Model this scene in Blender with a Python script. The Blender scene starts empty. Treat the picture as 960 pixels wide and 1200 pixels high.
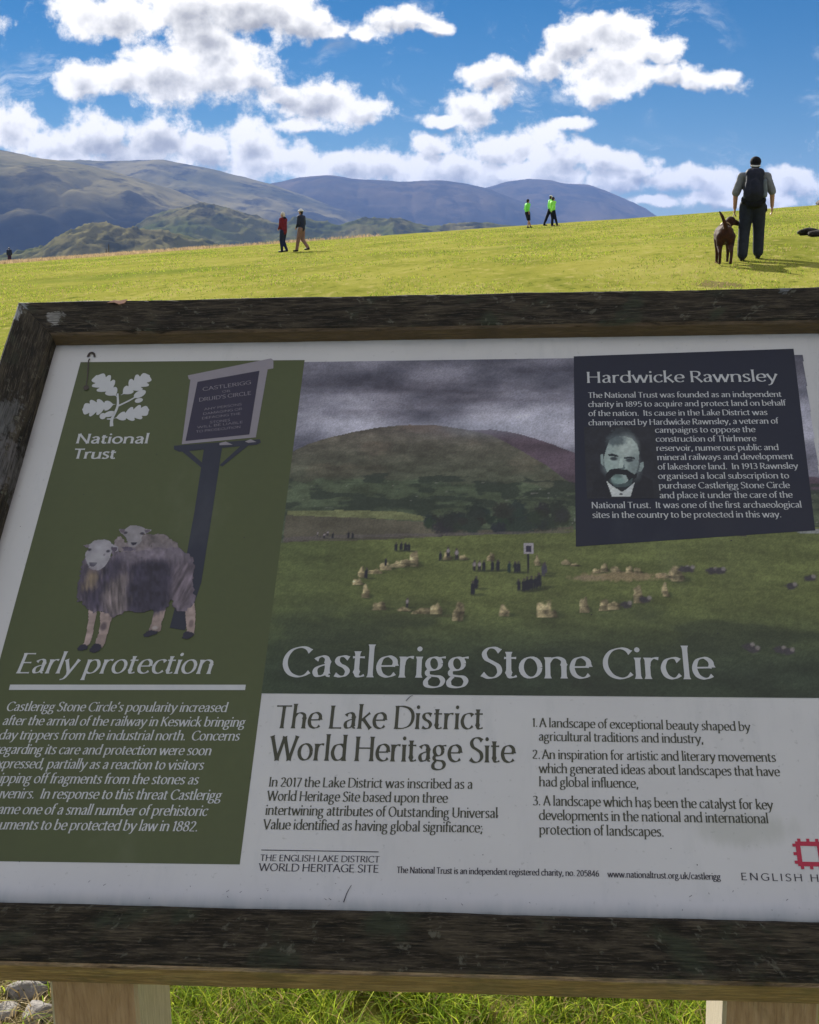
import bpy, bmesh, math, random
import numpy as np
from mathutils import Vector, Matrix, noise as mnoise
R = math.radians
sc = bpy.context.scene
col = sc.collection
rng = np.random.default_rng(7)
random.seed(7)

# ------------------------------------------------------------------ camera
cam = bpy.data.cameras.new('camera')
cam.sensor_fit = 'HORIZONTAL'; cam.sensor_width = 36.0; cam.lens = 55.5
cam.clip_start = 0.05; cam.clip_end = 40000
co = bpy.data.objects.new('camera', cam); col.objects.link(co)
co.location = (0, 0, 1.55); co.rotation_euler = (R(90-11.46), 0, 0)
sc.camera = co

# ------------------------------------------------------------------ sun, sky, exposure
SUN_EL, SUN_AZ = R(25), R(-23)          # azimuth from +Y towards +X
sdir = Vector((math.cos(SUN_EL)*math.sin(SUN_AZ), math.cos(SUN_EL)*math.cos(SUN_AZ), math.sin(SUN_EL)))
sl = bpy.data.lights.new('sun', 'SUN'); sl.energy = 5.0; sl.angle = R(0.5); sl.color = (1, .95, .86)
so = bpy.data.objects.new('sun', sl); col.objects.link(so)
so.rotation_euler = sdir.to_track_quat('Z', 'Y').to_euler(); so.location = (-20, 20, 30)
vs = sc.view_settings
vs.view_transform = 'Standard'; vs.look = 'None'; vs.exposure = 0.92; vs.gamma = 1; vs.use_curve_mapping = False
sc.cycles.use_denoising = True
sc.cycles.max_bounces = 4; sc.cycles.volume_bounces = 0; sc.cycles.use_adaptive_sampling = True

world = bpy.data.worlds.new('World'); sc.world = world; world.use_nodes = True

class NT:
    """small helper for building node graphs"""
    def __init__(s, tree): s.t = tree; s.n = tree.nodes; s.l = tree.links
    def new(s, kind, **kw):
        n = s.n.new(kind)
        for k, v in kw.items(): setattr(n, k, v)
        return n
    def put(s, sock, v):
        if isinstance(v, bpy.types.NodeSocket): s.l.new(v, sock)
        elif v is not None: sock.default_value = v
    def math(s, op, a, b=None, c=None, clamp=False):
        n = s.new('ShaderNodeMath', operation=op); n.use_clamp = clamp
        s.put(n.inputs[0], a); s.put(n.inputs[1], b); s.put(n.inputs[2], c)
        return n.outputs[0]
    def vmath(s, op, a, b=None):
        n = s.new('ShaderNodeVectorMath', operation=op); s.put(n.inputs[0], a); s.put(n.inputs[1], b)
        return n.outputs['Value'] if op in ('LENGTH', 'DOT_PRODUCT', 'DISTANCE') else n.outputs[0]
    def noise(s, vec, scale, detail=4, rough=.55, color=False, dist=0):
        n = s.new('ShaderNodeTexNoise'); s.put(n.inputs['Vector'], vec)
        n.inputs['Scale'].default_value = scale; n.inputs['Detail'].default_value = detail
        n.inputs['Roughness'].default_value = rough; n.inputs['Distortion'].default_value = dist
        return n.outputs['Color' if color else 'Fac']
    def ramp(s, fac, stops, interp='LINEAR'):
        n = s.new('ShaderNodeValToRGB'); s.put(n.inputs[0], fac); cr = n.color_ramp; cr.interpolation = interp
        while len(cr.elements) < len(stops): cr.elements.new(.5)
        for e, (p, c) in zip(cr.elements, stops):
            e.position = p; e.color = (c[0], c[1], c[2], 1) if hasattr(c, '__len__') else (c, c, c, 1)
        return n.outputs[0]
    def smooth(s, v, lo, hi, a=0., b=1.):
        n = s.new('ShaderNodeMapRange', interpolation_type='SMOOTHSTEP'); s.put(n.inputs[0], v)
        s.put(n.inputs[1], lo); s.put(n.inputs[2], hi); s.put(n.inputs[3], a); s.put(n.inputs[4], b)
        return n.outputs[0]
    def mix(s, fac, a, b, blend='MIX'):
        n = s.new('ShaderNodeMix', data_type='RGBA', blend_type=blend)
        s.put(n.inputs[0], fac)
        for k, v in ((6, a), (7, b)):
            if not isinstance(v, bpy.types.NodeSocket): v = tuple(v) + (1,) if len(v) == 3 else v
            s.put(n.inputs[k], v)
        return n.outputs[2]
    def comb(s, x, y, z):
        n = s.new('ShaderNodeCombineXYZ'); s.put(n.inputs[0], x); s.put(n.inputs[1], y); s.put(n.inputs[2], z); return n.outputs[0]
    def sep(s, v):
        n = s.new('ShaderNodeSeparateXYZ'); s.put(n.inputs[0], v); return n.outputs

def build_sky():
    t = NT(world.node_tree); world.node_tree.nodes.clear()
    out = t.new('ShaderNodeOutputWorld')
    sky = t.new('ShaderNodeTexSky'); sky.sky_type = 'NISHITA'; sky.sun_disc = False
    sky.sun_elevation = SUN_EL; sky.sun_rotation = SUN_AZ
    sky.altitude = 1800; sky.air_density = 1.0; sky.dust_density = 0.0; sky.ozone_density = 4.0
    hs = t.new('ShaderNodeHueSaturation'); hs.inputs['Saturation'].default_value = 1.40; hs.inputs['Value'].default_value = .62; t.l.new(sky.outputs[0], hs.inputs['Color'])
    bg = t.new('ShaderNodeBackground'); t.l.new(hs.outputs[0], bg.inputs[0]); bg.inputs[1].default_value = 0.05
    d = t.new('ShaderNodeTexCoord').outputs['Generated']
    sx, sy, sz = t.sep(d)
    ay = t.math('MAXIMUM', sy, .05)
    u = t.math('DIVIDE', sx, ay); v = t.math('DIVIDE', sz, ay)
    # the banks of cumulus standing over the fells: centre and size of each heap, as slopes from the viewpoint
    heaps = [(-0.2203,0.1765,0.0496,0.0179),(-0.1690,0.1825,0.0482,0.0207),(-0.1213,0.1789,0.0482,0.0234),(-0.0863,0.1716,0.0379,0.0124),(-0.0608,0.1668,0.0172,0.0069),(-0.2514,0.1314,0.0262,0.0131),(-0.2190,0.1351,0.0345,0.0152),(-0.1835,0.1363,0.0414,0.0234),(-0.1464,0.1498,0.0358,0.0289),(-0.1450,0.1314,0.0482,0.0179),(-0.1160,0.1314,0.0207,0.0138),(-0.1588,0.1644,0.0358,0.0207),(-0.0698,0.1154,0.0427,0.0193),(-0.0356,0.1079,0.0234,0.0117),(-0.0969,0.1215,0.0234,0.0110),(-0.0831,0.0986,0.0234,0.0069),(-0.0096,0.1692,0.0317,0.0117),(0.0160,0.1668,0.0152,0.0055),(-0.0320,0.1644,0.0152,0.0055),(-0.3053,0.0942,0.0276,0.0179),(-0.2736,0.0798,0.0414,0.0152),(-0.2407,0.0861,0.0345,0.0193),(-0.2086,0.0779,0.0414,0.0179),(-0.1918,0.0892,0.0331,0.0179),(-0.1596,0.0792,0.0379,0.0179),(-0.1185,0.0830,0.0303,0.0193),(-0.1175,0.0704,0.0414,0.0165),(-0.0881,0.0729,0.0276,0.0138),(-0.0523,0.0666,0.0414,0.0152),(-0.0183,0.0666,0.0345,0.0138),(0.0261,0.0641,0.0482,0.0152),(0.0687,0.0609,0.0414,0.0165),(0.1112,0.0609,0.0414,0.0152),(0.1571,0.0565,0.0345,0.0096),(0.0846,0.0842,0.0317,0.0165),(0.0652,0.0779,0.0317,0.0138),(0.1174,0.0735,0.0289,0.0138),(0.1534,0.0704,0.0317,0.0110),(0.1732,0.0641,0.0179,0.0083),(0.1977,0.0565,0.0289,0.0103),(0.2278,0.0565,0.0276,0.0124),(0.1904,0.0412,0.0234,0.0055),(0.2330,0.0437,0.0358,0.0076),(0.2655,0.0501,0.0234,0.0083),(0.2911,0.0596,0.0221,0.0103),(0.2757,0.0425,0.0234,0.0055),(0.0163,0.0836,0.0179,0.0096),(0.0440,0.1129,0.0248,0.0124),(0.0259,0.1017,0.0179,0.0055),(0.0612,0.1351,0.0276,0.0110),(0.0711,0.1203,0.0152,0.0152),(0.0519,0.1048,0.0234,0.0096),(0.1029,0.1437,0.0179,0.0124),(0.1205,0.1571,0.0303,0.0165),(0.1536,0.1644,0.0400,0.0165),(0.1829,0.1522,0.0276,0.0124),(0.1512,0.1388,0.0414,0.0179),(0.1420,0.1234,0.0234,0.0138),(0.1933,0.1339,0.0276,0.0096),(0.2225,0.1289,0.0317,0.0083),(0.2384,0.1326,0.0152,0.0055),(0.1247,0.0967,0.0179,0.0062),(0.3660,0.0641,0.0620,0.0276),(0.3985,0.1449,0.0551,0.0276),(0.4718,0.0514,0.0827,0.0276),(-0.3702,0.0955,0.0758,0.0276),(-0.3577,0.1753,0.0482,0.0207),(-0.4623,0.0830,0.0827,0.0276),(-0.5007,0.1510,0.0620,0.0276),(0.5657,0.0892,0.0827,0.0345)]
    p = t.comb(u, v, 0.0)
    w = t.noise(p, 24, 3, .6, color=True)
    w = t.vmath('SUBTRACT', w, (.5, .5, .5)); w = t.vmath('SCALE', w); w.node.inputs['Scale'].default_value = .020
    q = t.vmath('ADD', p, w)
    def mass(q, few=False):
        acc = None
        for cx, cy, rx, ry in heaps:
            if few and (rx < .012 or cx > .5 or cx < -.5): continue
            e = t.vmath('SUBTRACT', q, (cx, cy, 0)); e = t.vmath('MULTIPLY', e, (1/rx, 1/ry, 0)); L = t.vmath('LENGTH', e)
            acc = L if acc is None else t.math('SMOOTH_MIN', acc, L, .2)
        return t.math('SUBTRACT', 1.0, acc)
    base = mass(q); base1 = mass(t.vmath('ADD', q, (-.003, .0075, 0)), True)
    def billow(v, sc_):
        n = t.new('ShaderNodeTexVoronoi', feature='F1'); t.put(n.inputs['Vector'], v); n.inputs['Scale'].default_value = sc_; n.inputs['Detail'].default_value = 1.6; n.inputs['Roughness'].default_value = .55
        n.normalize = True; return t.math('SUBTRACT', 1.0, n.outputs['Distance'])
    b0 = billow(q, 42); b1 = billow(t.vmath('ADD', q, (-.0028, .0055, 0)), 42)
    f0 = t.noise(p, 34, 10, .66); f1 = t.noise(t.vmath('ADD', p, (-.0035, .0085, 0)), 34, 10, .66)
    g0 = t.noise(p, 13, 5, .55); g1 = t.noise(t.vmath('ADD', p, (-.006, .020, 0)), 13, 5, .55)
    D0 = t.math('ADD', base, t.math('ADD', t.math('MULTIPLY', t.math('SUBTRACT', f0, .5), 2.6), t.math('ADD', t.math('MULTIPLY', t.math('SUBTRACT', g0, .5), .6), t.math('MULTIPLY', t.math('SUBTRACT', b0, .62), 1.1))))
    a = t.smooth(D0, -.12, .46)
    wisp = t.noise(t.vmath('MULTIPLY', q, (1, 1.7, 1)), 15, 9, .68, dist=.6)
    near_m = t.smooth(base, -1.6, -.1)
    a = t.math('MAXIMUM', a, t.math('MULTIPLY', t.math('MULTIPLY', t.smooth(wisp, .53, .72), near_m), .55))
    thick = t.math('ADD', t.math('MULTIPLY', t.smooth(base, .15, .95), .62), t.math('MULTIPLY', t.smooth(D0, .5, 1.6), .30))
    relief = t.math('ADD', t.math('ADD', t.math('MULTIPLY', t.math('SUBTRACT', f0, f1), 1.3), t.math('MULTIPLY', t.math('SUBTRACT', g0, g1), 2.0)), t.math('ADD', t.math('MULTIPLY', t.math('SUBTRACT', b0, b1), 1.2), t.math('MULTIPLY', t.math('SUBTRACT', base, base1, clamp=False), .95)))
    # softer cloud round the unseen rest of the sky, thickened to brighten the board
    hz = t.math('MAXIMUM', sz, .03)
    pf = t.comb(t.math('DIVIDE', sx, hz), t.math('DIVIDE', sy, hz), 0.0)
    far = t.smooth(t.noise(pf, .9, 8, .6), .44, .60)
    far = t.math('MULTIPLY', far, t.smooth(sz, .03, .15))
    front = t.smooth(sy, .30, .55)
    side = t.smooth(t.math('ABSOLUTE', u), .42, .62); hi = t.smooth(v, .32, .45)
    outside = t.math('MAXIMUM', t.math('SUBTRACT', 1.0, front), t.math('MAXIMUM', side, hi))
    a = t.math('MULTIPLY', a, t.smooth(sy, .2, .3))
    a2 = t.math('MAXIMUM', a, t.math('MULTIPLY', far, outside))
    lit = t.math('ADD', t.math('MULTIPLY', thick, -1.0), t.math('ADD', 1.13, relief), clamp=True)
    cc = t.ramp(lit, [(0, (.36, .355, .36)), (.35, (.50, .49, .485)), (.65, (.76, .745, .72)), (1, (1.12, 1.08, 1.02))])
    cb = t.new('ShaderNodeBackground'); t.l.new(cc, cb.inputs[0]); cb.inputs[1].default_value = .62
    m = t.new('ShaderNodeMixShader'); t.l.new(a2, m.inputs[0]); t.l.new(bg.outputs[0], m.inputs[1]); t.l.new(cb.outputs[0], m.inputs[2])
    t.l.new(m.outputs[0], out.inputs['Surface'])
build_sky()
world.cycles.sampling_method = 'NONE'

# ------------------------------------------------------------------ helpers
def tag(o, label=None, cat=None, group=None, kind=None):
    for k, v in (('label', label), ('category', cat), ('group', group), ('kind', kind)):
        if v: o[k] = v
    return o
def empty(name, loc=(0, 0, 0), rz=0):
    o = bpy.data.objects.new(name, None); o.empty_display_size = .1; o.location = loc; o.rotation_euler = (0, 0, rz); col.objects.link(o); return o
def link(name, me, mat, parent=None):
    o = bpy.data.objects.new(name, me); col.objects.link(o)
    if mat is not None and not me.materials: me.materials.append(mat)
    if parent is not None: o.parent = parent
    return o
def mesh_np(name, V, Fq, smooth=False, mat=None, parent=None, colors=None):
    """V (n,3); Fq (m,k) equal-size faces"""
    V = np.asarray(V, np.float32); Fq = np.asarray(Fq, np.int32); k = Fq.shape[1]
    me = bpy.data.meshes.new(name); me.vertices.add(len(V)); me.vertices.foreach_set('co', V.ravel())
    me.loops.add(Fq.size); me.loops.foreach_set('vertex_index', Fq.ravel())
    me.polygons.add(len(Fq)); me.polygons.foreach_set('loop_start', np.arange(0, Fq.size, k, dtype=np.int32))
    me.polygons.foreach_set('loop_total', np.full(len(Fq), k, np.int32))
    me.polygons.foreach_set('use_smooth', np.full(len(Fq), smooth, bool))
    if colors is not None:
        ca = me.color_attributes.new('Col', 'FLOAT_COLOR', 'POINT')
        c = np.ones((len(V), 4), np.float32); c[:, :colors.shape[1]] = colors; ca.data.foreach_set('color', c.ravel())
    me.update(calc_edges=True)
    return link(name, me, mat, parent)
def grid_faces(nr, nc):
    i = np.arange(nr-1)[:, None]*nc + np.arange(nc-1)[None, :]
    return np.stack([i, i+1, i+nc+1, i+nc], -1).reshape(-1, 4)
def lin(c):
    c = np.asarray(c, float)/255; return np.where(c <= .04045, c/12.92, ((c+.055)/1.055)**2.4)

def vnoise(x, y, seed=0):
    """value noise on arrays"""
    xi = np.floor(x).astype(np.int64); yi = np.floor(y).astype(np.int64); fx = x-xi; fy = y-yi
    fx = fx*fx*fx*(fx*(fx*6-15)+10); fy = fy*fy*fy*(fy*(fy*6-15)+10)
    def h(a, b):
        n = (a*374761393 + b*668265263 + seed*982451653) & 0xffffffff
        n = ((n ^ (n >> 13))*1274126177) & 0xffffffff
        return ((n ^ (n >> 16)) & 0xffff)/65535.0
    return (h(xi, yi)*(1-fx)+h(xi+1, yi)*fx)*(1-fy) + (h(xi, yi+1)*(1-fx)+h(xi+1, yi+1)*fx)*fy
def fbm(x, y, o=5, seed=0, g=.5):
    s = 0; a = 1; t = 0
    for k in range(o):
        s = s + a*vnoise(x*2**k+17.3*k, y*2**k-9.1*k, seed+k); t += a; a *= g
    return s/t
def ridged(x, y, o=5, seed=0):
    s = 0; a = 1; t = 0
    for k in range(o):
        s = s + a*(1-np.abs(2*vnoise(x*2**k+5.7*k, y*2**k+3.1*k, seed+k)-1))**2; t += a; a *= .5
    return s/t
def sst(x, a, b):
    t = np.clip((x-a)/(b-a), 0, 1); return t*t*(3-2*t)

def material(name, color=(.5, .5, .5), rough=.7, spec=.4):
    m = bpy.data.materials.new(name); m.use_nodes = True
    b = m.node_tree.nodes['Principled BSDF']
    b.inputs['Base Color'].default_value = (*color, 1); b.inputs['Roughness'].default_value = rough; b.inputs['Specular IOR Level'].default_value = spec
    return m, NT(m.node_tree), b
def bump(t, b, h, strength=.4, dist=.01):
    n = t.new('ShaderNodeBump'); n.inputs['Strength'].default_value = strength; n.inputs['Distance'].default_value = dist
    t.put(n.inputs['Height'], h); t.l.new(n.outputs[0], b.inputs['Normal'])
def cloth_mat(name, color, rough=.85, var=.25, scale=14, spec=.2):
    m, t, b = material(name, color, rough, spec)
    o = t.new('ShaderNodeTexCoord').outputs['Object']
    f = t.noise(o, scale, 5, .6)
    c = t.ramp(f, [(.25, tuple(x*(1-var) for x in color)), (.75, tuple(min(1, x*(1+var)) for x in color))])
    t.put(b.inputs['Base Color'], c); bump(t, b, t.noise(o, scale*5, 3, .6), .35, .01)
    return m

# ------------------------------------------------------------------ the ground
def ground_z(X, Y):
    r = np.hypot(X, Y)
    slope = .0708*X + .0176*Y
    lim = 420.
    slope = np.where(r > lim, slope*lim/np.maximum(r, 1), slope)
    z = slope + 1.45*(1-np.exp(-r/35))
    near = np.clip((r-4)/10, 0, 1)
    z = z + near*(.10*(fbm(X/7+50, Y/7+50, 3, 11)-.5) + .035*(fbm(X/1.3, Y/1.3, 2, 12)-.5))
    z = z + .045*(Y-21.2)*np.exp(-((X-6.5)**2/60+(Y-21.2)**2/40))      # a gentle bank where the walker climbs
    ang = np.arctan2(X, Y)
    rc = 165 - 55*sst(ang, -.1, .35) + 18*(fbm(ang*6+40, r*0+3, 3, 5)-.5)
    rc = np.where(Y < 0, 220, rc)
    d = np.maximum(r-rc, 0)
    fall = 135*(1-np.exp(-(d/190.)**1.7))
    far = -118 + 26*(fbm(X/900+9, Y/900+4, 4, 21)-.5)
    k = sst(d, 250, 900)
    return (z-fall)*(1-k) + far*k
def gz(x, y): return float(ground_z(np.array([x], float), np.array([y], float))[0])

def build_ground():
    th = np.concatenate([np.linspace(-R(28), R(28), 561), np.linspace(R(28), R(332), 220)[1:]])
    rr = np.concatenate([[0.0], np.geomspace(.4, 9000, 420)])
    T, RR = np.meshgrid(th, rr)
    X = RR*np.sin(T); Y = RR*np.cos(T); Z = ground_z(X, Y)
    m, t, b = material('meadow_turf', rough=1, spec=0)
    g = t.new('ShaderNodeNewGeometry').outputs['Position']
    sx, sy, sz = t.sep(g)
    st = t.comb(t.math('MULTIPLY', sx, 1.0), t.math('MULTIPLY', sy, .42), 0.0)
    n1 = t.noise(st, .35, 6, .62); n2 = t.noise(st, 4.0, 5, .65); n3 = t.noise(g, .06, 4, .6); n4 = t.noise(g, 38, 3, .6)
    c = t.ramp(n1, [(.30, (.175, .195, .034)), (.5, (.285, .285, .055)), (.68, (.370, .345, .090))])
    c = t.mix(t.smooth(n2, .50, .72), c, (.40, .35, .12)); c = t.mix(t.smooth(n2, .45, .26), c, (.075, .105, .018))
    c = t.mix(t.smooth(n3, .55, .72), c, (.34, .31, .07)); c = t.mix(t.math('MULTIPLY', t.smooth(n3, .47, .33), .7), c, (.13, .18, .03))
    c = t.mix(t.math('MULTIPLY', t.smooth(n4, .55, .75), .5), c, (.05, .065, .014))
    # worn brown scrape beside the track
    for (cx, cy, s) in ((*(4.45,18.52), .34), (*(-0.79,2.28), .9)):
        e = t.vmath('LENGTH', t.vmath('MULTIPLY', t.vmath('SUBTRACT', g, (cx, cy, 0)), (1/s, .45/s, 0)))
        f = t.smooth(t.math('ADD', e, t.math('MULTIPLY', t.math('SUBTRACT', n2, .5), 1.6)), 1.0, .55)
        c = t.mix(t.math('MULTIPLY', f, .75), c, (.17, .125, .07))
    # the valley beyond: fields and heath
    dist = t.vmath('LENGTH', g); vor = t.new('ShaderNodeTexVoronoi'); vor.inputs['Scale'].default_value = .006; t.put(vor.inputs['Vector'], g)
    vc = t.mix(t.noise(g, .004, 5), (.085, .10, .035), (.16, .14, .07)); vc = t.mix(.3, vc, t.mix(.5, vor.outputs['Color'], (.1, .12, .04)), 'MULTIPLY')
    c = t.mix(t.smooth(dist, 260, 420), c, vc)
    t.put(b.inputs['Base Color'], c)
    bump(t, b, t.math('ADD', n2, t.math('MULTIPLY', n4, .6)), .7, .05)
    o = mesh_np('ground', np.stack([X, Y, Z], -1).reshape(-1, 3), grid_faces(len(rr), len(th))[:, ::-1], True, m)
    tag(o, kind='structure')
build_ground()

# ------------------------------------------------------------------ the fells
def fell_material(name, low, high, dark, scale, low_dark=(0, -10, 0)):
    m, t, b = material(name, rough=1, spec=0)
    g = t.new('ShaderNodeNewGeometry').outputs['Position']
    sx, sy, sz = t.sep(g)
    st = t.comb(sx, t.math('MULTIPLY', sy, .5), t.math('MULTIPLY', sz, 1.6))
    n1 = t.noise(st, 1/scale, 6, .6, dist=.6); n2 = t.noise(st, 4.2/scale, 5, .65); n3 = t.noise(g, 18/scale, 4, .7)
    c = t.mix(t.smooth(n1, .40, .60), low, high)
    c = t.mix(t.math('MULTIPLY', t.smooth(n2, .48, .62), .75), c, dark)
    c = t.mix(t.math('MULTIPLY', t.smooth(n3, .6, .7), .45), c, tuple(x*.5 for x in dark))
    # lower slopes painted darker, standing in for cloud shadow on the fells
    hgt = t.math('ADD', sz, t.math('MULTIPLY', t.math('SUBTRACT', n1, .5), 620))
    c = t.mix(t.math('MULTIPLY', t.smooth(hgt, low_dark[0], low_dark[1]), low_dark[2]), c, tuple(x*.8 for x in dark))
    t.put(b.inputs['Base Color'], c)
    return m
def fell(name, prof, Y, base, wid, mat, seed, amp, rough, gull, ncol=420, nrow=110, back=.5):
    """a ridge whose crest stands at distance Y with the slopes given by prof (x/y, z/y); near foot wid in front"""
    prof = sorted(prof); pu = np.array([p[0] for p in prof]); pv = np.array([p[1] for p in prof])
    u = np.linspace(pu[0], pu[-1], ncol)
    # smooth interpolation of the crest
    v = np.interp(u, pu, pv); k = np.hanning(9); k /= k.sum(); v = np.convolve(np.pad(v, 4, 'edge'), k, 'valid')
    crest = 1.55 + v*Y; X0 = u*Y
    s = np.concatenate([np.linspace(0, 1, int(nrow*.8)), 1+np.linspace(0, back, nrow-int(nrow*.8)+1)[1:]])
    S, C = np.meshgrid(s, crest, indexing='ij'); XX = np.repeat(X0[None, :], len(s), 0)
    yy = Y - wid*(1-S)
    XX = XX*(1 - (1-np.clip(S, 0, 1))*wid/Y*.55)
    up = np.where(S <= 1, 1-(1-S)**1.35, 1-((S-1)/back)**1.6)
    q = up*up*(3-2*up)*.45+up*.55
    h = base + (C-base)*q
    mid = np.where(S <= 1, np.clip(4*S*(1-S), 0, 1), .4)
    gl = ridged(XX/gull+7, yy/(gull*3)+3, 5, seed)
    h = h - mid*amp*gl - mid*amp*.7*(fbm(XX/gull*1.7, yy/gull*1.7, 4, seed+9)-.5)
    h = h + rough*(ridged(XX/(gull*.30), yy/(gull*.30), 5, seed+20)-.45)*np.clip(q, 0, 1)*np.where(S > .95, .6, 1)
    o = mesh_np(name, np.stack([XX, yy, h], -1).reshape(-1, 3), grid_faces(len(s), ncol), True, mat)
    tag(o, kind='structure'); return o
M_far = fell_material('fell_far', (.085, .072, .050), (.165, .125, .085), (.040, .037, .036), 900, (260, 60, .7))
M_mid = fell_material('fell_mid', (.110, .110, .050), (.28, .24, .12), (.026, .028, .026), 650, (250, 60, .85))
M_near = fell_material('fell_near', (.095, .110, .035), (.185, .165, .075), (.028, .034, .022), 200)
fell('mountain', [(-0.1183,0.0386),(-0.0394,0.0412),(0.0262,0.0476),(0.0590,0.0514),(0.0733,0.0558),(0.0884,0.0577),(0.1047,0.0571),(0.1179,0.0546),(0.1375,0.0539),(0.1561,0.0469),(0.1741,0.0386),(0.1943,0.0271),(0.2511,0.0097),(0.3443,0.0000),(0.5423,0.0065)], 7600, -130, 2600, M_far, 3, 45, 9, 420)
fell('mountain', [(-0.2756,0.0450),(-0.1836,0.0482),(-0.1245,0.0501),(-0.1015,0.0552),(-0.0851,0.0590),(-0.0621,0.0609),(-0.0458,0.0584),(-0.0262,0.0571),(-0.0033,0.0558),(0.0229,0.0571),(0.0426,0.0546),(0.0603,0.0507),(0.0854,0.0412),(0.1318,0.0245),(0.1852,0.0065),(0.2781,0.0000)], 6600, -130, 2400, M_far, 5, 50, 9, 400)
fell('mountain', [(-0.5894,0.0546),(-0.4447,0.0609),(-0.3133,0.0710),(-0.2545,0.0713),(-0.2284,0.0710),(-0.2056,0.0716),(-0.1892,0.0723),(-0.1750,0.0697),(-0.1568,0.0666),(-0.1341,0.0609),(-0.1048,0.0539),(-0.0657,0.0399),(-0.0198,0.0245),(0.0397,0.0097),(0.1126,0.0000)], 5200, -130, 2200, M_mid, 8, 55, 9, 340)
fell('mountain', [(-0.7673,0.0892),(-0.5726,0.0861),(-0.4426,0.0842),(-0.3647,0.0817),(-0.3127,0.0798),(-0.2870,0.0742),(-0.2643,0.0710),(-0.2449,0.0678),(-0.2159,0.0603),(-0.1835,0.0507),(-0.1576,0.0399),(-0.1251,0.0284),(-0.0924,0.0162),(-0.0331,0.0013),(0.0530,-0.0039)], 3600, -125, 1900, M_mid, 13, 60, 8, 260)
fell('hill', [(-0.2649,0.0000),(-0.2313,0.0097),(-0.2076,0.0245),(-0.1961,0.0310),(-0.1808,0.0348),(-0.1696,0.0367),(-0.1577,0.0386),(-0.1433,0.0361),(-0.1283,0.0322),(-0.1119,0.0284),(-0.0955,0.0245),(-0.0855,0.0310),(-0.0711,0.0265),(-0.0527,0.0245),(-0.0362,0.0284),(-0.0198,0.0271),(-0.0066,0.0290),(0.0079,0.0245),(0.0264,0.0233),(0.0428,0.0258),(0.0626,0.0245),(0.0857,0.0207),(0.1321,0.0117),(0.1854,0.0000)], 2400, -118, 900, M_near, 17, 26, 20, 200)
fell('hill', [(-0.5165,0.0000),(-0.3842,-0.0013),(-0.3180,-0.0019),(-0.2978,0.0026),(-0.2777,0.0078),(-0.2606,0.0181),(-0.2472,0.0233),(-0.2306,0.0245),(-0.2143,0.0207),(-0.1913,0.0181),(-0.1651,0.0129),(-0.1441,0.0078),(-0.0993,0.0026),(-0.0397,-0.0006),(0.0530,-0.0026)], 1500, -110, 620, M_near, 23, 14, 16, 120)
fell('hill', [(-0.1987,0.0000),(-0.1588,0.0039),(-0.1190,0.0078),(-0.0991,0.0129),(-0.0792,0.0136),(-0.0529,0.0117),(-0.0198,0.0149),(0.0132,0.0129),(0.0529,0.0097),(0.1059,0.0026),(0.1855,-0.0032)], 1900, -112, 620, M_near, 29, 14, 18, 120)

# ------------------------------------------------------------------ lettering: a flared humanist face drawn as weighted strokes
def cr(pts, n=5):
    P_ = [np.array(p, float) for p in pts]
    if len(P_) < 3: return P_
    Q = [2*P_[0]-P_[1]] + P_ + [2*P_[-1]-P_[-2]]; out = []
    for i in range(1, len(Q)-2):
        for k in range(n):
            t = k/n
            out.append(.5*((2*Q[i]) + (Q[i+1]-Q[i-1])*t + (2*Q[i-1]-5*Q[i]+4*Q[i+1]-Q[i+2])*t*t + (3*Q[i]-Q[i-1]-3*Q[i+1]+Q[i+2])*t**3))
    out.append(Q[-2]); return out
def el(cx, cy, rx, ry, a0=0, a1=360, n=20):
    return [np.array((cx+rx*math.cos(R(a0+(a1-a0)*k/n)), cy+ry*math.sin(R(a0+(a1-a0)*k/n)))) for k in range(n+1)]
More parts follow.
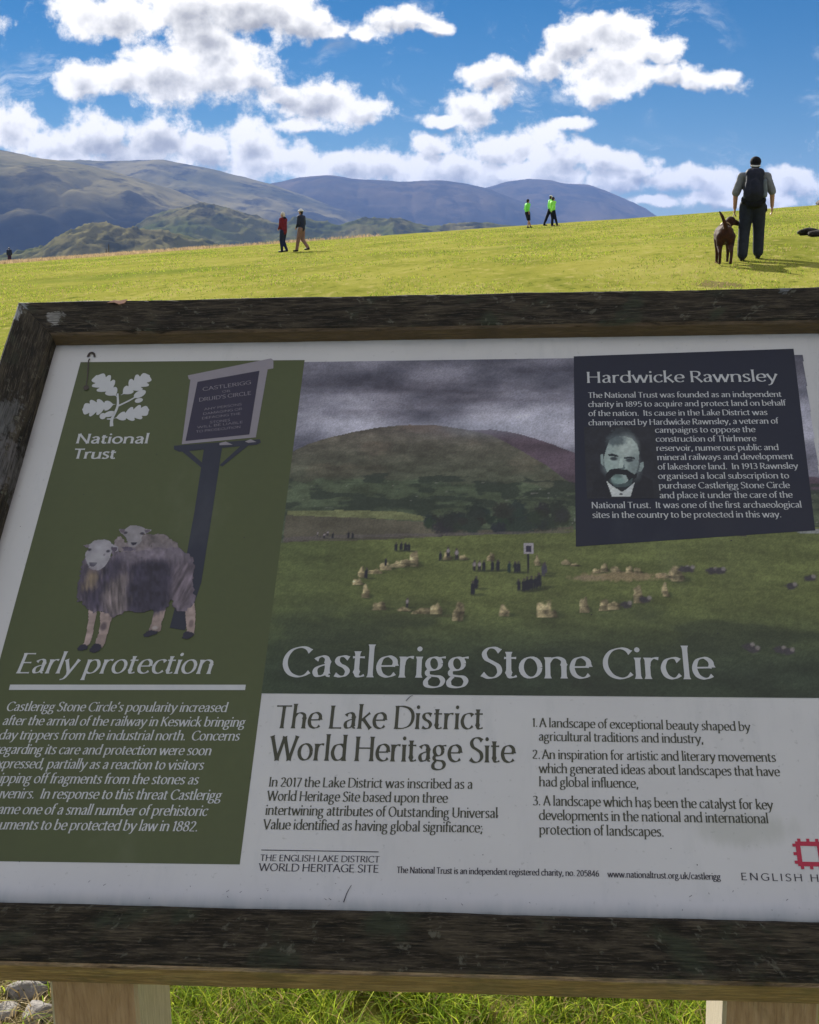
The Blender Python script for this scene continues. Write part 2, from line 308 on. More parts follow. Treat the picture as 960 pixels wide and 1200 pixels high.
# each glyph: advance, strokes; l = straight stem, c = curve, e = ellipse arc, d = dot
GL = {
 'a': (48, [('c', [(10, 39), (15, 45), (24, 48), (33, 44), (36, 34)]), ('l', [(36, 35), (36, 8)]), ('c', [(36, 9), (37.5, 3), (43, 2)], .55), ('c', [(36, 29), (25, 27), (13, 21), (9.5, 12), (14, 3.5), (23, 2.5), (32, 7), (36, 13)])]),
 'b': (55, [('l', [(10, 74), (10, 2)]), ('c', [(10, 36), (18, 44), (29, 47), (40, 42), (47, 25), (40, 8), (28, 1.5), (17, 3), (10, 8)])]),
 'c': (45, [('c', [(41, 41), (34, 47), (24, 47), (13, 41), (7, 25), (12, 9), (23, 2), (33, 3), (42, 10)])]),
 'd': (56, [('l', [(46, 75), (46, 0)]), ('c', [(46, 38), (38, 45), (28, 47), (14, 42), (7, 24), (13, 8), (23, 2), (35, 4), (46, 13)])]),
 'e': (49, [('c', [(7.5, 26), (20, 26), (43, 26.5)]), ('c', [(43, 26.5), (42, 39), (34, 46.5), (25, 48), (13, 42), (7, 25), (12, 9), (24, 2), (35, 3), (43, 9)])]),
 'f': (29, [('c', [(32, 71), (26, 74), (17, 71), (13, 60), (13, 48)]), ('l', [(13, 50), (13, 0)]), ('l', [(3, 46), (27, 46)])]),
 'g': (50, [('e', 22, 32, 14, 14.5, 0, 360), ('c', [(32, 42), (38, 46), (47, 46.5)]), ('c', [(13, 20), (8, 13), (11, 6), (22, 4), (35, 2), (42, -7), (36, -18), (22, -21.5), (8, -18), (5, -9), (10, -1), (15, 3)])]),
 'h': (55, [('l', [(10, 75), (10, 0)]), ('c', [(10, 34), (20, 45), (32, 47), (43, 41), (44.5, 30)]), ('l', [(44.5, 32), (44.5, 0)])]),
 'i': (21, [('l', [(10.5, 48), (10.5, 0)]), ('d', 10.5, 66, 6)]),
 'j': (21, [('l', [(10.5, 48), (10.5, -8)]), ('c', [(10.5, -7), (8, -18), (-1, -21)]), ('d', 10.5, 66, 6)]),
 'k': (50, [('l', [(10, 75), (10, 0)]), ('l', [(11, 23), (41, 48)]), ('l', [(21, 29), (46, 0)])]),
 'l': (21, [('l', [(10.5, 76), (10.5, 0)])]),
 'm': (84, [('l', [(10, 48), (10, 0)]), ('c', [(10, 34), (19, 44), (29, 47), (39, 42), (42, 30)]), ('l', [(42, 32), (42, 0)]), ('c', [(42, 34), (51, 44), (61, 47), (71, 42), (74, 30)]), ('l', [(74, 32), (74, 0)])]),
 'n': (55, [('l', [(10, 48), (10, 0)]), ('c', [(10, 34), (20, 45), (32, 47), (43, 41), (44.5, 30)]), ('l', [(44.5, 32), (44.5, 0)])]),
 'o': (54, [('e', 27, 24.5, 20, 23, 0, 360)]),
 'p': (56, [('l', [(10, 48), (10, -22)]), ('c', [(10, 36), (18, 44), (30, 47), (41, 42), (48, 25), (41, 8), (29, 1.5), (18, 3), (10, 8)])]),
 'q': (56, [('l', [(46, 48), (46, -22)]), ('c', [(46, 38), (38, 45), (28, 47), (14, 42), (7, 24), (13, 8), (23, 2), (35, 4), (46, 13)])]),
 'r': (36, [('l', [(10, 48), (10, 0)]), ('c', [(10, 31), (15, 41), (24, 47), (34, 46)], 1.0)]),
 's': (40, [('c', [(34, 43), (24, 48), (13, 46), (9, 37), (15, 29), (26, 23), (33, 14), (28, 4), (17, 1.5), (6, 6)])]),
 't': (33, [('l', [(13, 60), (13, 12)]), ('c', [(13, 13), (15, 4), (22, 2), (30, 5)]), ('l', [(3, 46), (29, 46)])]),
 'u': (55, [('l', [(10, 48), (10, 17)]), ('c', [(10, 19), (11, 6), (21, 1.5), (33, 4), (45, 15)]), ('l', [(45, 48), (45, 0)])]),
 'v': (50, [('l', [(4, 48), (25, 0)]), ('l', [(46, 48), (25, 0)])]),
 'w': (76, [('l', [(4, 48), (22, 0)]), ('l', [(38, 47), (22, 0)]), ('l', [(38, 47), (55, 0)]), ('l', [(72, 48), (55, 0)])]),
 'x': (48, [('l', [(5, 48), (43, 0)]), ('l', [(42, 48), (6, 0)])]),
 'y': (50, [('l', [(4, 48), (26, 2)]), ('c', [(46, 48), (27, 3), (17, -16), (5, -21)])]),
 'z': (44, [('l', [(6, 46), (38, 46)]), ('l', [(37, 46), (7, 2)]), ('l', [(6, 2), (40, 2)])]),
 'A': (64, [('l', [(32, 71), (5, 0)]), ('l', [(31, 71), (60, 0)]), ('l', [(14, 25), (50, 25)])]),
 'B': (56, [('l', [(11, 70), (11, 0)]), ('c', [(11, 68), (28, 68), (42, 65), (45, 53), (38, 41), (24, 38), (11, 38)]), ('c', [(22, 38), (40, 37), (50, 29), (49, 12), (38, 3), (24, 2), (11, 2)])]),
 'C': (66, [('c', [(62, 59), (52, 67), (38, 69), (20, 62), (9, 45), (9, 25), (20, 8), (38, 1), (53, 4), (63, 12)])]),
 'D': (70, [('l', [(11, 70), (11, 0)]), ('c', [(11, 68), (32, 68), (52, 61), (63, 46), (63, 25), (52, 9), (32, 2), (11, 2)])]),
 'E': (51, [('l', [(11, 70), (11, 0)]), ('l', [(11, 68), (45, 68)]), ('l', [(11, 37), (41, 37)]), ('l', [(11, 2), (47, 2)])]),
 'F': (48, [('l', [(11, 70), (11, 0)]), ('l', [(11, 68), (44, 68)]), ('l', [(11, 36), (40, 36)])]),
 'G': (68, [('c', [(62, 60), (51, 67), (38, 69), (20, 62), (9, 45), (9, 25), (20, 8), (38, 1), (60, 8)]), ('l', [(60, 32), (60, 7)]), ('l', [(45, 32), (64, 32)])]),
 'H': (70, [('l', [(11, 70), (11, 0)]), ('l', [(59, 70), (59, 0)]), ('l', [(11, 37), (59, 37)])]),
 'I': (24, [('l', [(12, 70), (12, 0)])]),
 'K': (60, [('l', [(11, 70), (11, 0)]), ('l', [(12, 35), (50, 70)]), ('l', [(22, 43), (56, 0)])]),
 'L': (48, [('l', [(11, 70), (11, 0)]), ('l', [(11, 2), (45, 2)])]),
 'M': (80, [('l', [(10, 70), (8, 0)]), ('l', [(10, 70), (39, 6)]), ('l', [(69, 70), (39, 6)]), ('l', [(69, 70), (72, 0)])]),
 'N': (71, [('l', [(11, 70), (11, 0)]), ('l', [(11, 70), (60, 0)]), ('l', [(60, 70), (60, 0)])]),
 'O': (74, [('e', 37, 35, 29, 34, 0, 360)]),
 'P': (53, [('l', [(11, 70), (11, 0)]), ('c', [(11, 68), (30, 68), (45, 63), (48, 50), (42, 36), (28, 31), (11, 31)])]),
 'R': (58, [('l', [(11, 70), (11, 0)]), ('c', [(11, 68), (30, 68), (44, 63), (47, 51), (40, 38), (26, 34), (11, 34)]), ('l', [(28, 34), (55, 0)])]),
 'S': (49, [('c', [(43, 61), (32, 69), (18, 68), (9, 57), (13, 44), (26, 36), (39, 27), (42, 13), (32, 2), (17, 1), (5, 9)])]),
 'T': (56, [('l', [(28, 70), (28, 0)]), ('l', [(3, 68), (53, 68)])]),
 'U': (68, [('l', [(11, 70), (11, 26)]), ('c', [(11, 28), (13, 9), (33, 1), (53, 9), (57, 28)]), ('l', [(57, 70), (57, 26)])]),
 'V': (62, [('l', [(4, 70), (32, 0)]), ('l', [(58, 70), (32, 0)])]),
 'W': (92, [('l', [(4, 70), (27, 0)]), ('l', [(46, 68), (27, 0)]), ('l', [(46, 68), (67, 0)]), ('l', [(88, 70), (67, 0)])]),
 'Y': (58, [('l', [(3, 70), (29, 34)]), ('l', [(55, 70), (29, 34)]), ('l', [(29, 36), (29, 0)])]),
 '0': (54, [('e', 27, 33, 19, 31, 0, 360)]), '1': (34, [('l', [(20, 66), (20, 0)]), ('l', [(20, 66), (8, 57)])]),
 '2': (50, [('c', [(8, 54), (16, 64), (28, 65), (38, 58), (38, 45), (27, 27), (7, 3)]), ('l', [(7, 2), (44, 2)])]),
 '3': (50, [('c', [(9, 60), (22, 66), (37, 61), (38, 48), (29, 38), (20, 35)]), ('c', [(20, 35), (34, 34), (43, 23), (38, 6), (22, 1), (7, 6)])]),
 '4': (52, [('l', [(36, 66), (36, 0)]), ('l', [(36, 65), (5, 20)]), ('l', [(5, 18), (48, 18)])]),
 '5': (50, [('l', [(14, 64), (42, 64)]), ('l', [(14, 64), (12, 38)]), ('c', [(12, 37), (28, 41), (42, 33), (43, 16), (32, 3), (18, 1), (7, 5)])]),
 '6': (52, [('c', [(41, 65), (22, 54), (10, 33), (11, 12), (24, 1), (38, 5), (44, 20), (36, 36), (22, 36), (11, 24)])]),
 '7': (46, [('l', [(5, 64), (42, 64)]), ('l', [(41, 64), (16, 0)])]),
 '8': (52, [('c', [(26, 36), (13, 43), (13, 58), (26, 65), (39, 58), (39, 43), (26, 36), (11, 27), (9, 10), (26, 1), (43, 10), (41, 27), (26, 36)])]),
 '9': (52, [('c', [(11, 0), (30, 11), (42, 32), (41, 53), (28, 65), (14, 60), (8, 45), (16, 30), (30, 30), (41, 42)])]),
 '.': (22, [('d', 11, 4, 5.5)]), ',': (22, [('l', [(13, 7), (7, -11)])]), ';': (22, [('l', [(13, 7), (7, -11)]), ('d', 11, 42, 5.5)]),
 '’': (20, [('l', [(13, 72), (7, 54)])]), '/': (34, [('l', [(30, 74), (4, -8)], .8)]), ' ': (22, []),
}
def glyph_strokes(ch): return GL[ch]
def text_width(s, track=0): return sum(GL[c][0]+track for c in s)
class Flat:
    """flat print: polygons gathered in board coordinates, every one a hair above the one before"""
    def __init__(s, z=0): s.V = []; s.F = []; s.z = z; s.k = 0
    def strip(s, A, B):
        n = len(s.V); z = s.z + (s.k % 6)*2.5e-5; s.k += 1
        for a_, b_ in zip(A, B): s.V += [(a_[0], a_[1], z), (b_[0], b_[1], z)]
        for i in range(len(A)-1): s.F.append((n+2*i, n+2*i+1, n+2*i+3, n+2*i+2))
    def poly(s, pts):
        n = len(s.V); z = s.z + (s.k % 6)*2.5e-5; s.k += 1
        s.V += [(p[0], p[1], z) for p in pts]; s.F.append(tuple(range(n, n+len(pts))))
    def build(s, name, mat, parent):
        me = bpy.data.meshes.new(name); me.from_pydata(s.V, [], s.F)
        bm = bmesh.new(); bm.from_mesh(me)
        big = [f for f in bm.faces if len(f.verts) > 4]
        if big: bmesh.ops.triangulate(bm, faces=big, ngon_method='EAR_CLIP')
        bm.normal_update()
        for f in bm.faces:
            if f.normal.z < 0: f.normal_flip()
        bm.to_mesh(me); bm.free(); me.update()
        return link(name, me, mat, parent)
def ribbon(pts, T, tt, serif, ends=True):
    pts = np.array(pts, float); n = len(pts)
    d = np.gradient(pts, axis=0); d /= np.maximum(np.hypot(d[:, 0], d[:, 1]), 1e-6)[:, None]
    c, s_ = math.cos(R(12)), math.sin(R(12))
    dx = d[:, 0]*c + d[:, 1]*s_; dy = -d[:, 0]*s_ + d[:, 1]*c
    w = np.sqrt((T*dy)**2 + (tt*dx)**2)/2
    if ends:
        L = np.concatenate([[0], np.cumsum(np.hypot(*np.diff(pts, axis=0).T))]); q = np.minimum(L, L[-1]-L)
        w = w*(1+serif*np.clip(1-q/7, 0, 1)**1.5)
    nrm = np.stack([-d[:, 1], d[:, 0]], 1)
    return pts+nrm*w[:, None], pts-nrm*w[:, None]
def text(fl, s, p0, p1, xh, T=9.5, tt=4.0, fit=None, slant=0, serif=.5, track=0, fit_tail=None, up=None):
    """set the line s from p0 to p1 (board coordinates); xh = lower-case height; fit = the part that reaches p1"""
    p0 = np.array(p0); p1 = np.array(p1); ex = p1-p0
    wid = text_width(fit or s, track) - 14 - track
    ex = ex/wid; L = np.hypot(*ex); T = T*min(1.5, (xh/48)/L)
    ey = np.array([-ex[1], ex[0]])/L*xh/48.0 if up is None else np.array(up)*xh/48.0
    x = -7.0
    for ch in s:
        adv, st = GL[ch]
        for q in st:
            kk = 1.0
            if q[0] == 'd':
                pts = [(q[1]+q[3]*math.cos(a_), q[2]+q[3]*math.sin(a_)) for a_ in np.linspace(0, 2*math.pi, 9)[:-1]]
                fl.poly([p0+ex*(x+a_+slant*b_)+ey*b_ for a_, b_ in pts]); continue
            if q[0] == 'l':
                a_, b_ = np.array(q[1][0], float), np.array(q[1][1], float); pts = [a_+(b_-a_)*k for k in (0, .06, .15, .5, .85, .94, 1)]; kk = q[2] if len(q) > 2 else 1
            elif q[0] == 'c': pts = cr(q[1], 4); kk = q[2] if len(q) > 2 else 1
            else: pts = el(*q[1:])
            A, B = ribbon(pts, T*kk, tt, serif, q[0] != 'e')
            fl.strip([p0+ex*(x+a_[0]+slant*a_[1])+ey*a_[1] for a_ in A], [p0+ex*(x+a_[0]+slant*a_[1])+ey*a_[1] for a_ in B])
        x += adv+track

# ------------------------------------------------------------------ the information board
hw = Vector((0.99625387, -0.08385642, 0.02112654)); vw = Vector((0.04740714, 0.73392511, 0.67757398)); nw = Vector((-0.07232423, -0.67403415, 0.73515112))
BO = Vector((0.0, 1.30439781, 0.8372257))
MB = Matrix((( hw.x, vw.x, nw.x, BO.x), (hw.y, vw.y, nw.y, BO.y), (hw.z, vw.z, nw.z, BO.z), (0, 0, 0, 1)))
board = empty('information_board', (0.0, 1.42, gz(0, 1.42)))
tag(board, 'large tilted stone circle information board in a dark weathered timber frame on two posts', 'information board')
BL = Matrix.Translation(-Vector(board.location)) @ MB

def wood_mat(name, weathered):
    m, t, b = material(name, rough=.82, spec=.25)
    tc = t.new('ShaderNodeTexCoord'); o = tc.outputs['Object']; uv = t.new('ShaderNodeAttribute'); uv.attribute_name = 'grain'
    g = uv.outputs['Vector']                       # x along the beam, y across, z depth
    gx, gy, gzz = t.sep(g)
    st = t.comb(t.math('MULTIPLY', gx, 13), t.math('MULTIPLY', gy, 80), t.math('MULTIPLY', gzz, 80))
    st2 = t.comb(t.math('MULTIPLY', gx, 30), t.math('MULTIPLY', gy, 420), t.math('MULTIPLY', gzz, 420))
    n1 = t.noise(st, 1, 6, .65, dist=.4); n2 = t.noise(st2, 1, 4, .7); n3 = t.noise(g, 14, 5, .6); n4 = t.noise(g, 60, 4, .65)
    if weathered:
        c = t.ramp(n1, [(.28, (.008, .007, .005)), (.46, (.021, .016, .010)), (.64, (.068, .054, .036))])
        c = t.mix(t.math('MULTIPLY', t.smooth(n2, .54, .63), .65), c, (.115, .092, .064)); c = t.mix(t.math('MULTIPLY', t.smooth(n2, .46, .36), .8), c, (.006, .006, .005))
        c = t.mix(t.smooth(n3, .54, .68), c, t.ramp(n2, [(.3, (.016, .020, .013)), (.7, (.055, .060, .036))]))
        c = t.mix(t.math('MULTIPLY', t.smooth(n4, .60, .70), .5), c, (.17, .165, .13))
        # pale lichen at the top left mitre and down the left beam
        for (cu, cw_), r, col_ in (((-0.6674,0.9210), .017, (.40, .41, .42)), ((-0.5975,0.9025), .015, (.34, .33, .31)), ((-0.6353,0.6949), .036, (.13, .13, .13)), ((-0.6203,0.6067), .045, (.13, .12, .12)), ((0.5228,0.9379), .012, (.22, .23, .24))):
            e = t.vmath('LENGTH', t.vmath('MULTIPLY', t.vmath('SUBTRACT', o, (cu, cw_, .02)), (1/r, .7/r, 0)))
            f = t.smooth(t.math('ADD', e, t.math('MULTIPLY', t.math('SUBTRACT', n4, .5), 3.2)), 1.0, .55)
            c = t.mix(t.math('MULTIPLY', f, t.ramp(n2, [(.35, .15), (.62, .85)])), c, col_)
        nx, ny, nz = t.sep(tc.outputs['Normal'])
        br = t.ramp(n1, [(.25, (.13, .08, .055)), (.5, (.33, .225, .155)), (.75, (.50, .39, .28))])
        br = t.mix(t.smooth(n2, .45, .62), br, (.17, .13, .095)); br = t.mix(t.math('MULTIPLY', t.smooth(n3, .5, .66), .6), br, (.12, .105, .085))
        ox, oy, oz = t.sep(o); br = t.mix(t.math('MULTIPLY', t.smooth(oy, .4, .7), .8), br, (.085, .060, .040))  # brown darkened towards the top beam: shade painted into its inner lip
        # the sides turned away from the rain keep their brown
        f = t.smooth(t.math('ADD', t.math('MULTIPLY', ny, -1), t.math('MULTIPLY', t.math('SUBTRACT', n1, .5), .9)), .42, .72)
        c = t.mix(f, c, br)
        bump(t, b, t.math('ADD', t.math('MULTIPLY', n1, 1.2), t.math('MULTIPLY', n2, .8)), .9, .004)
    else:
        c = t.ramp(n1, [(.25, (.27, .165, .10)), (.5, (.40, .26, .165)), (.75, (.52, .37, .25))])
        c = t.mix(t.math('MULTIPLY', t.smooth(n2, .45, .75), .5), c, (.17, .11, .07))
        c = t.mix(t.math('MULTIPLY', t.smooth(n3, .55, .75), .35), c, (.10, .085, .05))
        nx, ny, nz = t.sep(tc.outputs['Normal'])
        gr = t.ramp(n2, [(.3, (.38, .33, .25)), (.7, (.62, .55, .44))])
        c = t.mix(t.smooth(t.math('ABSOLUTE', nx), .5, .8), c, gr)
        bump(t, b, t.math('ADD', n1, n2), .6, .003)
    t.put(b.inputs['Base Color'], c)
    return m
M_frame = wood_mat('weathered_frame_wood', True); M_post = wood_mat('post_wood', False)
U0, U1, W0, W1 = -.668, .664, -.087, .9415         # outer edge of the frame
IU0, IU1, IW0, IW1 = -.597, .596, -.018, .8675     # inner edge
ZB, ZT = -.038, .026
def beam(a_out, b_out, a_in, b_in, seed):
    ao, bo, ai, bi = map(np.array, (a_out, b_out, a_in, b_in)); n = 90
    cs = [(0, ZB), (0, ZT-.004), (.05, ZT-.0008), (.10, ZT), (.5, ZT), (.9, ZT), (.95, ZT-.0008), (1, ZT-.004), (1, ZB)]
    V = []; G_ = []
    L = np.hypot(*(bo-ao))
    for i in range(n+1):
        s = i/n
        for j, (t_, z) in enumerate(cs):
            p = (ao*(1-s)+bo*s)*(1-t_) + (ai*(1-s)+bi*s)*t_
            wv = 0.0 if i in (0, n) else 1
            q = mnoise.noise(Vector((s*L*9, t_*2, z*20+seed)))*.0011*wv + mnoise.noise(Vector((s*L*55, t_*9, seed*3.3)))*.0006*wv
            dirn = (ai-ao)/max(np.hypot(*(ai-ao)), 1e-6)
            e = 1 if t_ == 1 else (-1 if t_ == 0 else 0)
            V.append((p[0]+dirn[0]*q*e*.8, p[1]+dirn[1]*q*e*.8, z+(q if z > 0 else 0)))
            G_.append((s*L+seed*3, t_*.07+seed, z))
    m = len(cs); F_ = []
    for i in range(n):
        for j in range(m-1): F_.append((i*m+j, i*m+j+1, (i+1)*m+j+1, (i+1)*m+j))
        F_.append((i*m+m-1, i*m, (i+1)*m, (i+1)*m+m-1))
    F_.append(tuple(range(m))); F_.append(tuple(reversed(range(n*m, n*m+m))))
    me = bpy.data.meshes.new('frame_beam'); me.from_pydata(V, [], F_)
    at = me.attributes.new('grain', 'FLOAT_VECTOR', 'POINT'); at.data.foreach_set('vector', np.array(G_, np.float32).ravel())
    bm = bmesh.new(); bm.from_mesh(me); bmesh.ops.recalc_face_normals(bm, faces=bm.faces); bm.to_mesh(me); bm.free()
    o = link('frame_beam', me, M_frame, board); o.matrix_local = BL; return o
e = .0006
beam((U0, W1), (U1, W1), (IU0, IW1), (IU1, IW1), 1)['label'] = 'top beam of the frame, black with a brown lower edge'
beam((U0, W0), (U1, W0), (IU0, IW0), (IU1, IW0), 2)['label'] = 'bottom beam of the frame, black with a brown underside'
beam((U0, W0+e), (U0, W1-e), (IU0, IW0+e), (IU0, IW1-e), 3)['label'] = 'left beam of the frame with grey lichen'
beam((U1, W0+e), (U1, W1-e), (IU1, IW0+e), (IU1, IW1-e), 4)

def slab(name, u0, u1, w0, w1, z0, z1, mat, parent):
    bm = bmesh.new(); bmesh.ops.create_cube(bm, size=1)
    for v in bm.verts: v.co = ((u0+u1)/2+v.co.x*(u1-u0), (w0+w1)/2+v.co.y*(w1-w0), (z0+z1)/2+v.co.z*(z1-z0))
    me = bpy.data.meshes.new(name); bm.to_mesh(me); bm.free(); return link(name, me, mat, parent)
def print_mat(name, color=None, attr=False, rough=.42, spec=.35):
    """printed laminate: flat ink colour with faint dirt"""
    m, t, b = material(name, color or (.8, .8, .8), rough, spec)
    o = t.new('ShaderNodeTexCoord').outputs['Object']
    c = (color or (1, 1, 1)) + (1,)
    if attr:
        a = t.new('ShaderNodeAttribute'); a.attribute_name = 'Col'; c = a.outputs['Color']
    st = t.noise(t.vmath('MULTIPLY', o, (1, .45, 1)), 7, 5, .6); sp = t.noise(o, 90, 3, .6)
    k = t.math('MULTIPLY', t.ramp(st, [(.3, .90), (.7, 1.05)]), t.ramp(sp, [(.25, .96), (.75, 1.03)]))
    c2 = t.mix(1.0, c, t.comb(k, k, k), 'MULTIPLY')
    c2 = t.mix(t.math('MULTIPLY', t.smooth(st, .56, .8), .10), c2, (.30, .30, .27))
    t.put(b.inputs['Base Color'], c2)
    t.put(b.inputs['Roughness'], t.ramp(st, [(.3, rough-.06), (.7, rough+.12)]))
    return m
def panel_mat():
    m, t, b = material('panel_white', (.6, .6, .6), .40, .35)
    o = t.new('ShaderNodeTexCoord').outputs['Object']; x, y, z = t.sep(o)
    n = t.noise(o, 5, 6, .6); n2 = t.noise(t.vmath('MULTIPLY', o, (1, .25, 1)), 26, 5, .65); n3 = t.noise(o, 130, 3, .6)
    c = t.ramp(n, [(.3, (.525, .51, .51)), (.7, (.59, .575, .57))])
    c = t.mix(t.math('MULTIPLY', t.smooth(n2, .52, .72), .22), c, (.36, .37, .38))
    c = t.mix(t.math('MULTIPLY', t.smooth(n3, .64, .72), .35), c, (.28, .27, .26))
    # grime gathered along the frame
    def edge(d, w, colr, amt, c):
        f = t.smooth(t.math('ADD', d, t.math('MULTIPLY', t.math('SUBTRACT', n2, .5), w*.9)), w, 0.0)
        return t.mix(t.math('MULTIPLY', f, amt), c, colr)
    c = edge(t.math('SUBTRACT', x, -.605), .020, (.17, .13, .14), .75, c)
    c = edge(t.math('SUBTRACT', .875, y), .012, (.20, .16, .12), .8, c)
    c = edge(t.math('ADD', y, .018), .028, (.24, .29, .33), .8, c)
    c = edge(t.math('ADD', y, .016), .009, (.05, .06, .06), .9, c)
    # a scuffed olive stain beside the list
    e = t.vmath('LENGTH', t.vmath('MULTIPLY', t.vmath('SUBTRACT', o, (*(0.3770,0.0932), 0)), (13, 38, 0)))
    f = t.smooth(t.math('ADD', e, t.math('MULTIPLY', t.math('SUBTRACT', n2, .5), 1.5)), 1.0, .3)
    c = t.mix(t.math('MULTIPLY', f, .35), c, (.27, .28, .22))
    t.put(b.inputs['Base Color'], c); t.put(b.inputs['Roughness'], t.ramp(n, [(.3, .34), (.7, .5)]))
    return m
panel = slab('panel', -.612, .610, -.03, .882, -.004, 0.0, panel_mat(), board); panel.matrix_local = BL
bk = slab('backing_board', -.62, .62, -.04, .89, -.022, -.0045, M_post, board); bk.matrix_local = BL

WARM = np.array((1.06, .99, .90)); PK = 1.34                                          # ink reflectance against the tone it has in the open shade
def ink(r, g_, b_, k=None): return tuple(float(x) for x in np.clip(lin((r, g_, b_))*(k or PK)*WARM, 0, .8))
M_green = print_mat('print_green', ink(66, 74, 48)); M_navy = print_mat('print_navy', ink(26, 30, 47)); M_blue = print_mat('print_blue', ink(38, 56, 82))
M_pale = print_mat('print_pale', (.52, .52, .53)); M_ink = print_mat('print_dark_green', ink(54, 56, 46)); M_black = print_mat('print_black', ink(42, 40, 50)); M_red = print_mat('print_red', ink(150, 28, 58))
M_img = print_mat('print_picture', attr=True)
M_sgrey = print_mat('print_sign_grey', ink(120, 118, 130)); M_sdark = print_mat('print_sign_dark', ink(40, 38, 58)); M_spost = print_mat('print_sign_post', ink(37, 41, 56))

# --- green column
f = Flat(.0003); f.poly([(-0.5503,0.8314), (-0.1995,0.8290), (-0.1990,0.0400), ((-0.9249,1.8352)[0]*0-.5515, .0375)]); f.build('green_print', M_green, panel)

class Canvas:
    def __init__(s, u0, w0, u1, w1, step):
        s.u0, s.w0 = u0, w0; s.nu = int((u1-u0)/step)+1; s.nw = int((w1-w0)/step)+1
        s.u = np.linspace(u0, u1, s.nu); s.w = np.linspace(w0, w1, s.nw); s.U, s.W = np.meshgrid(s.u, s.w)
        s.c = np.zeros(s.U.shape+(3,)); s.a = np.zeros(s.U.shape)
    def inside(s, pts):
        m = np.zeros(s.U.shape, bool); p = np.array(pts); x0, y0 = p[-1]
        i0, i1 = np.searchsorted(s.w, [p[:, 1].min(), p[:, 1].max()]); j0, j1 = np.searchsorted(s.u, [p[:, 0].min(), p[:, 0].max()])
        U, W = s.U[i0:i1, j0:j1], s.W[i0:i1, j0:j1]; mm = m[i0:i1, j0:j1]
        for x1, y1 in p:
            c = ((y0 > W) != (y1 > W)); xx = (x1-x0)*(W-y0)/((y1-y0) or 1e-12)+x0
            mm ^= c & (U < xx); x0, y0 = x1, y1
        return m
    def put(s, m, color, a=1.0, show=True):
        m = np.asarray(m, float)*a; color = np.asarray(color, float)
        if color.ndim == 3: s.c += (color-s.c)*m[..., None]
        else: s.c += (color[None, None]-s.c)*m[..., None]
        if show: s.a = np.maximum(s.a, m)
    def poly(s, pts, color, a=1.0, n=None):
        m = s.inside(pts)
        if n is not None: color = np.asarray(color, float)[None, None]*n[..., None]
        s.put(m, color, a)
    def ell(s, c, ru, rw, color, a=1.0, soft=.25, rough=0, seed=0, base=None):
        d = np.hypot((s.U-c[0])/ru, (s.W-c[1])/rw)
        if rough: d = d + rough*(fbm(s.U*300, s.W*300, 3, seed)-.5)
        if base is not None: d = np.where(s.W < base, 9, d)
        s.put(np.clip((1-d)/soft+.5, 0, 1), color, a)
    def build(s, name, z, parent, mat=None):
        V = np.stack([s.U.ravel(), s.W.ravel(), np.full(s.U.size, z)], -1); Fc = grid_faces(s.nw, s.nu)
        keep = (s.a.ravel()[Fc] > .5).sum(1) >= 3; Fc = Fc[keep]
        used = np.unique(Fc); mp = np.zeros(len(V), np.int32); mp[used] = np.arange(len(used))
        c = np.clip(lin(np.clip(s.c, 0, 255)).reshape(-1, 3)*PK*1.18*WARM, 0, .8)
        return mesh_np(name, V[used], mp[Fc], False, mat or M_img, parent, c[used])

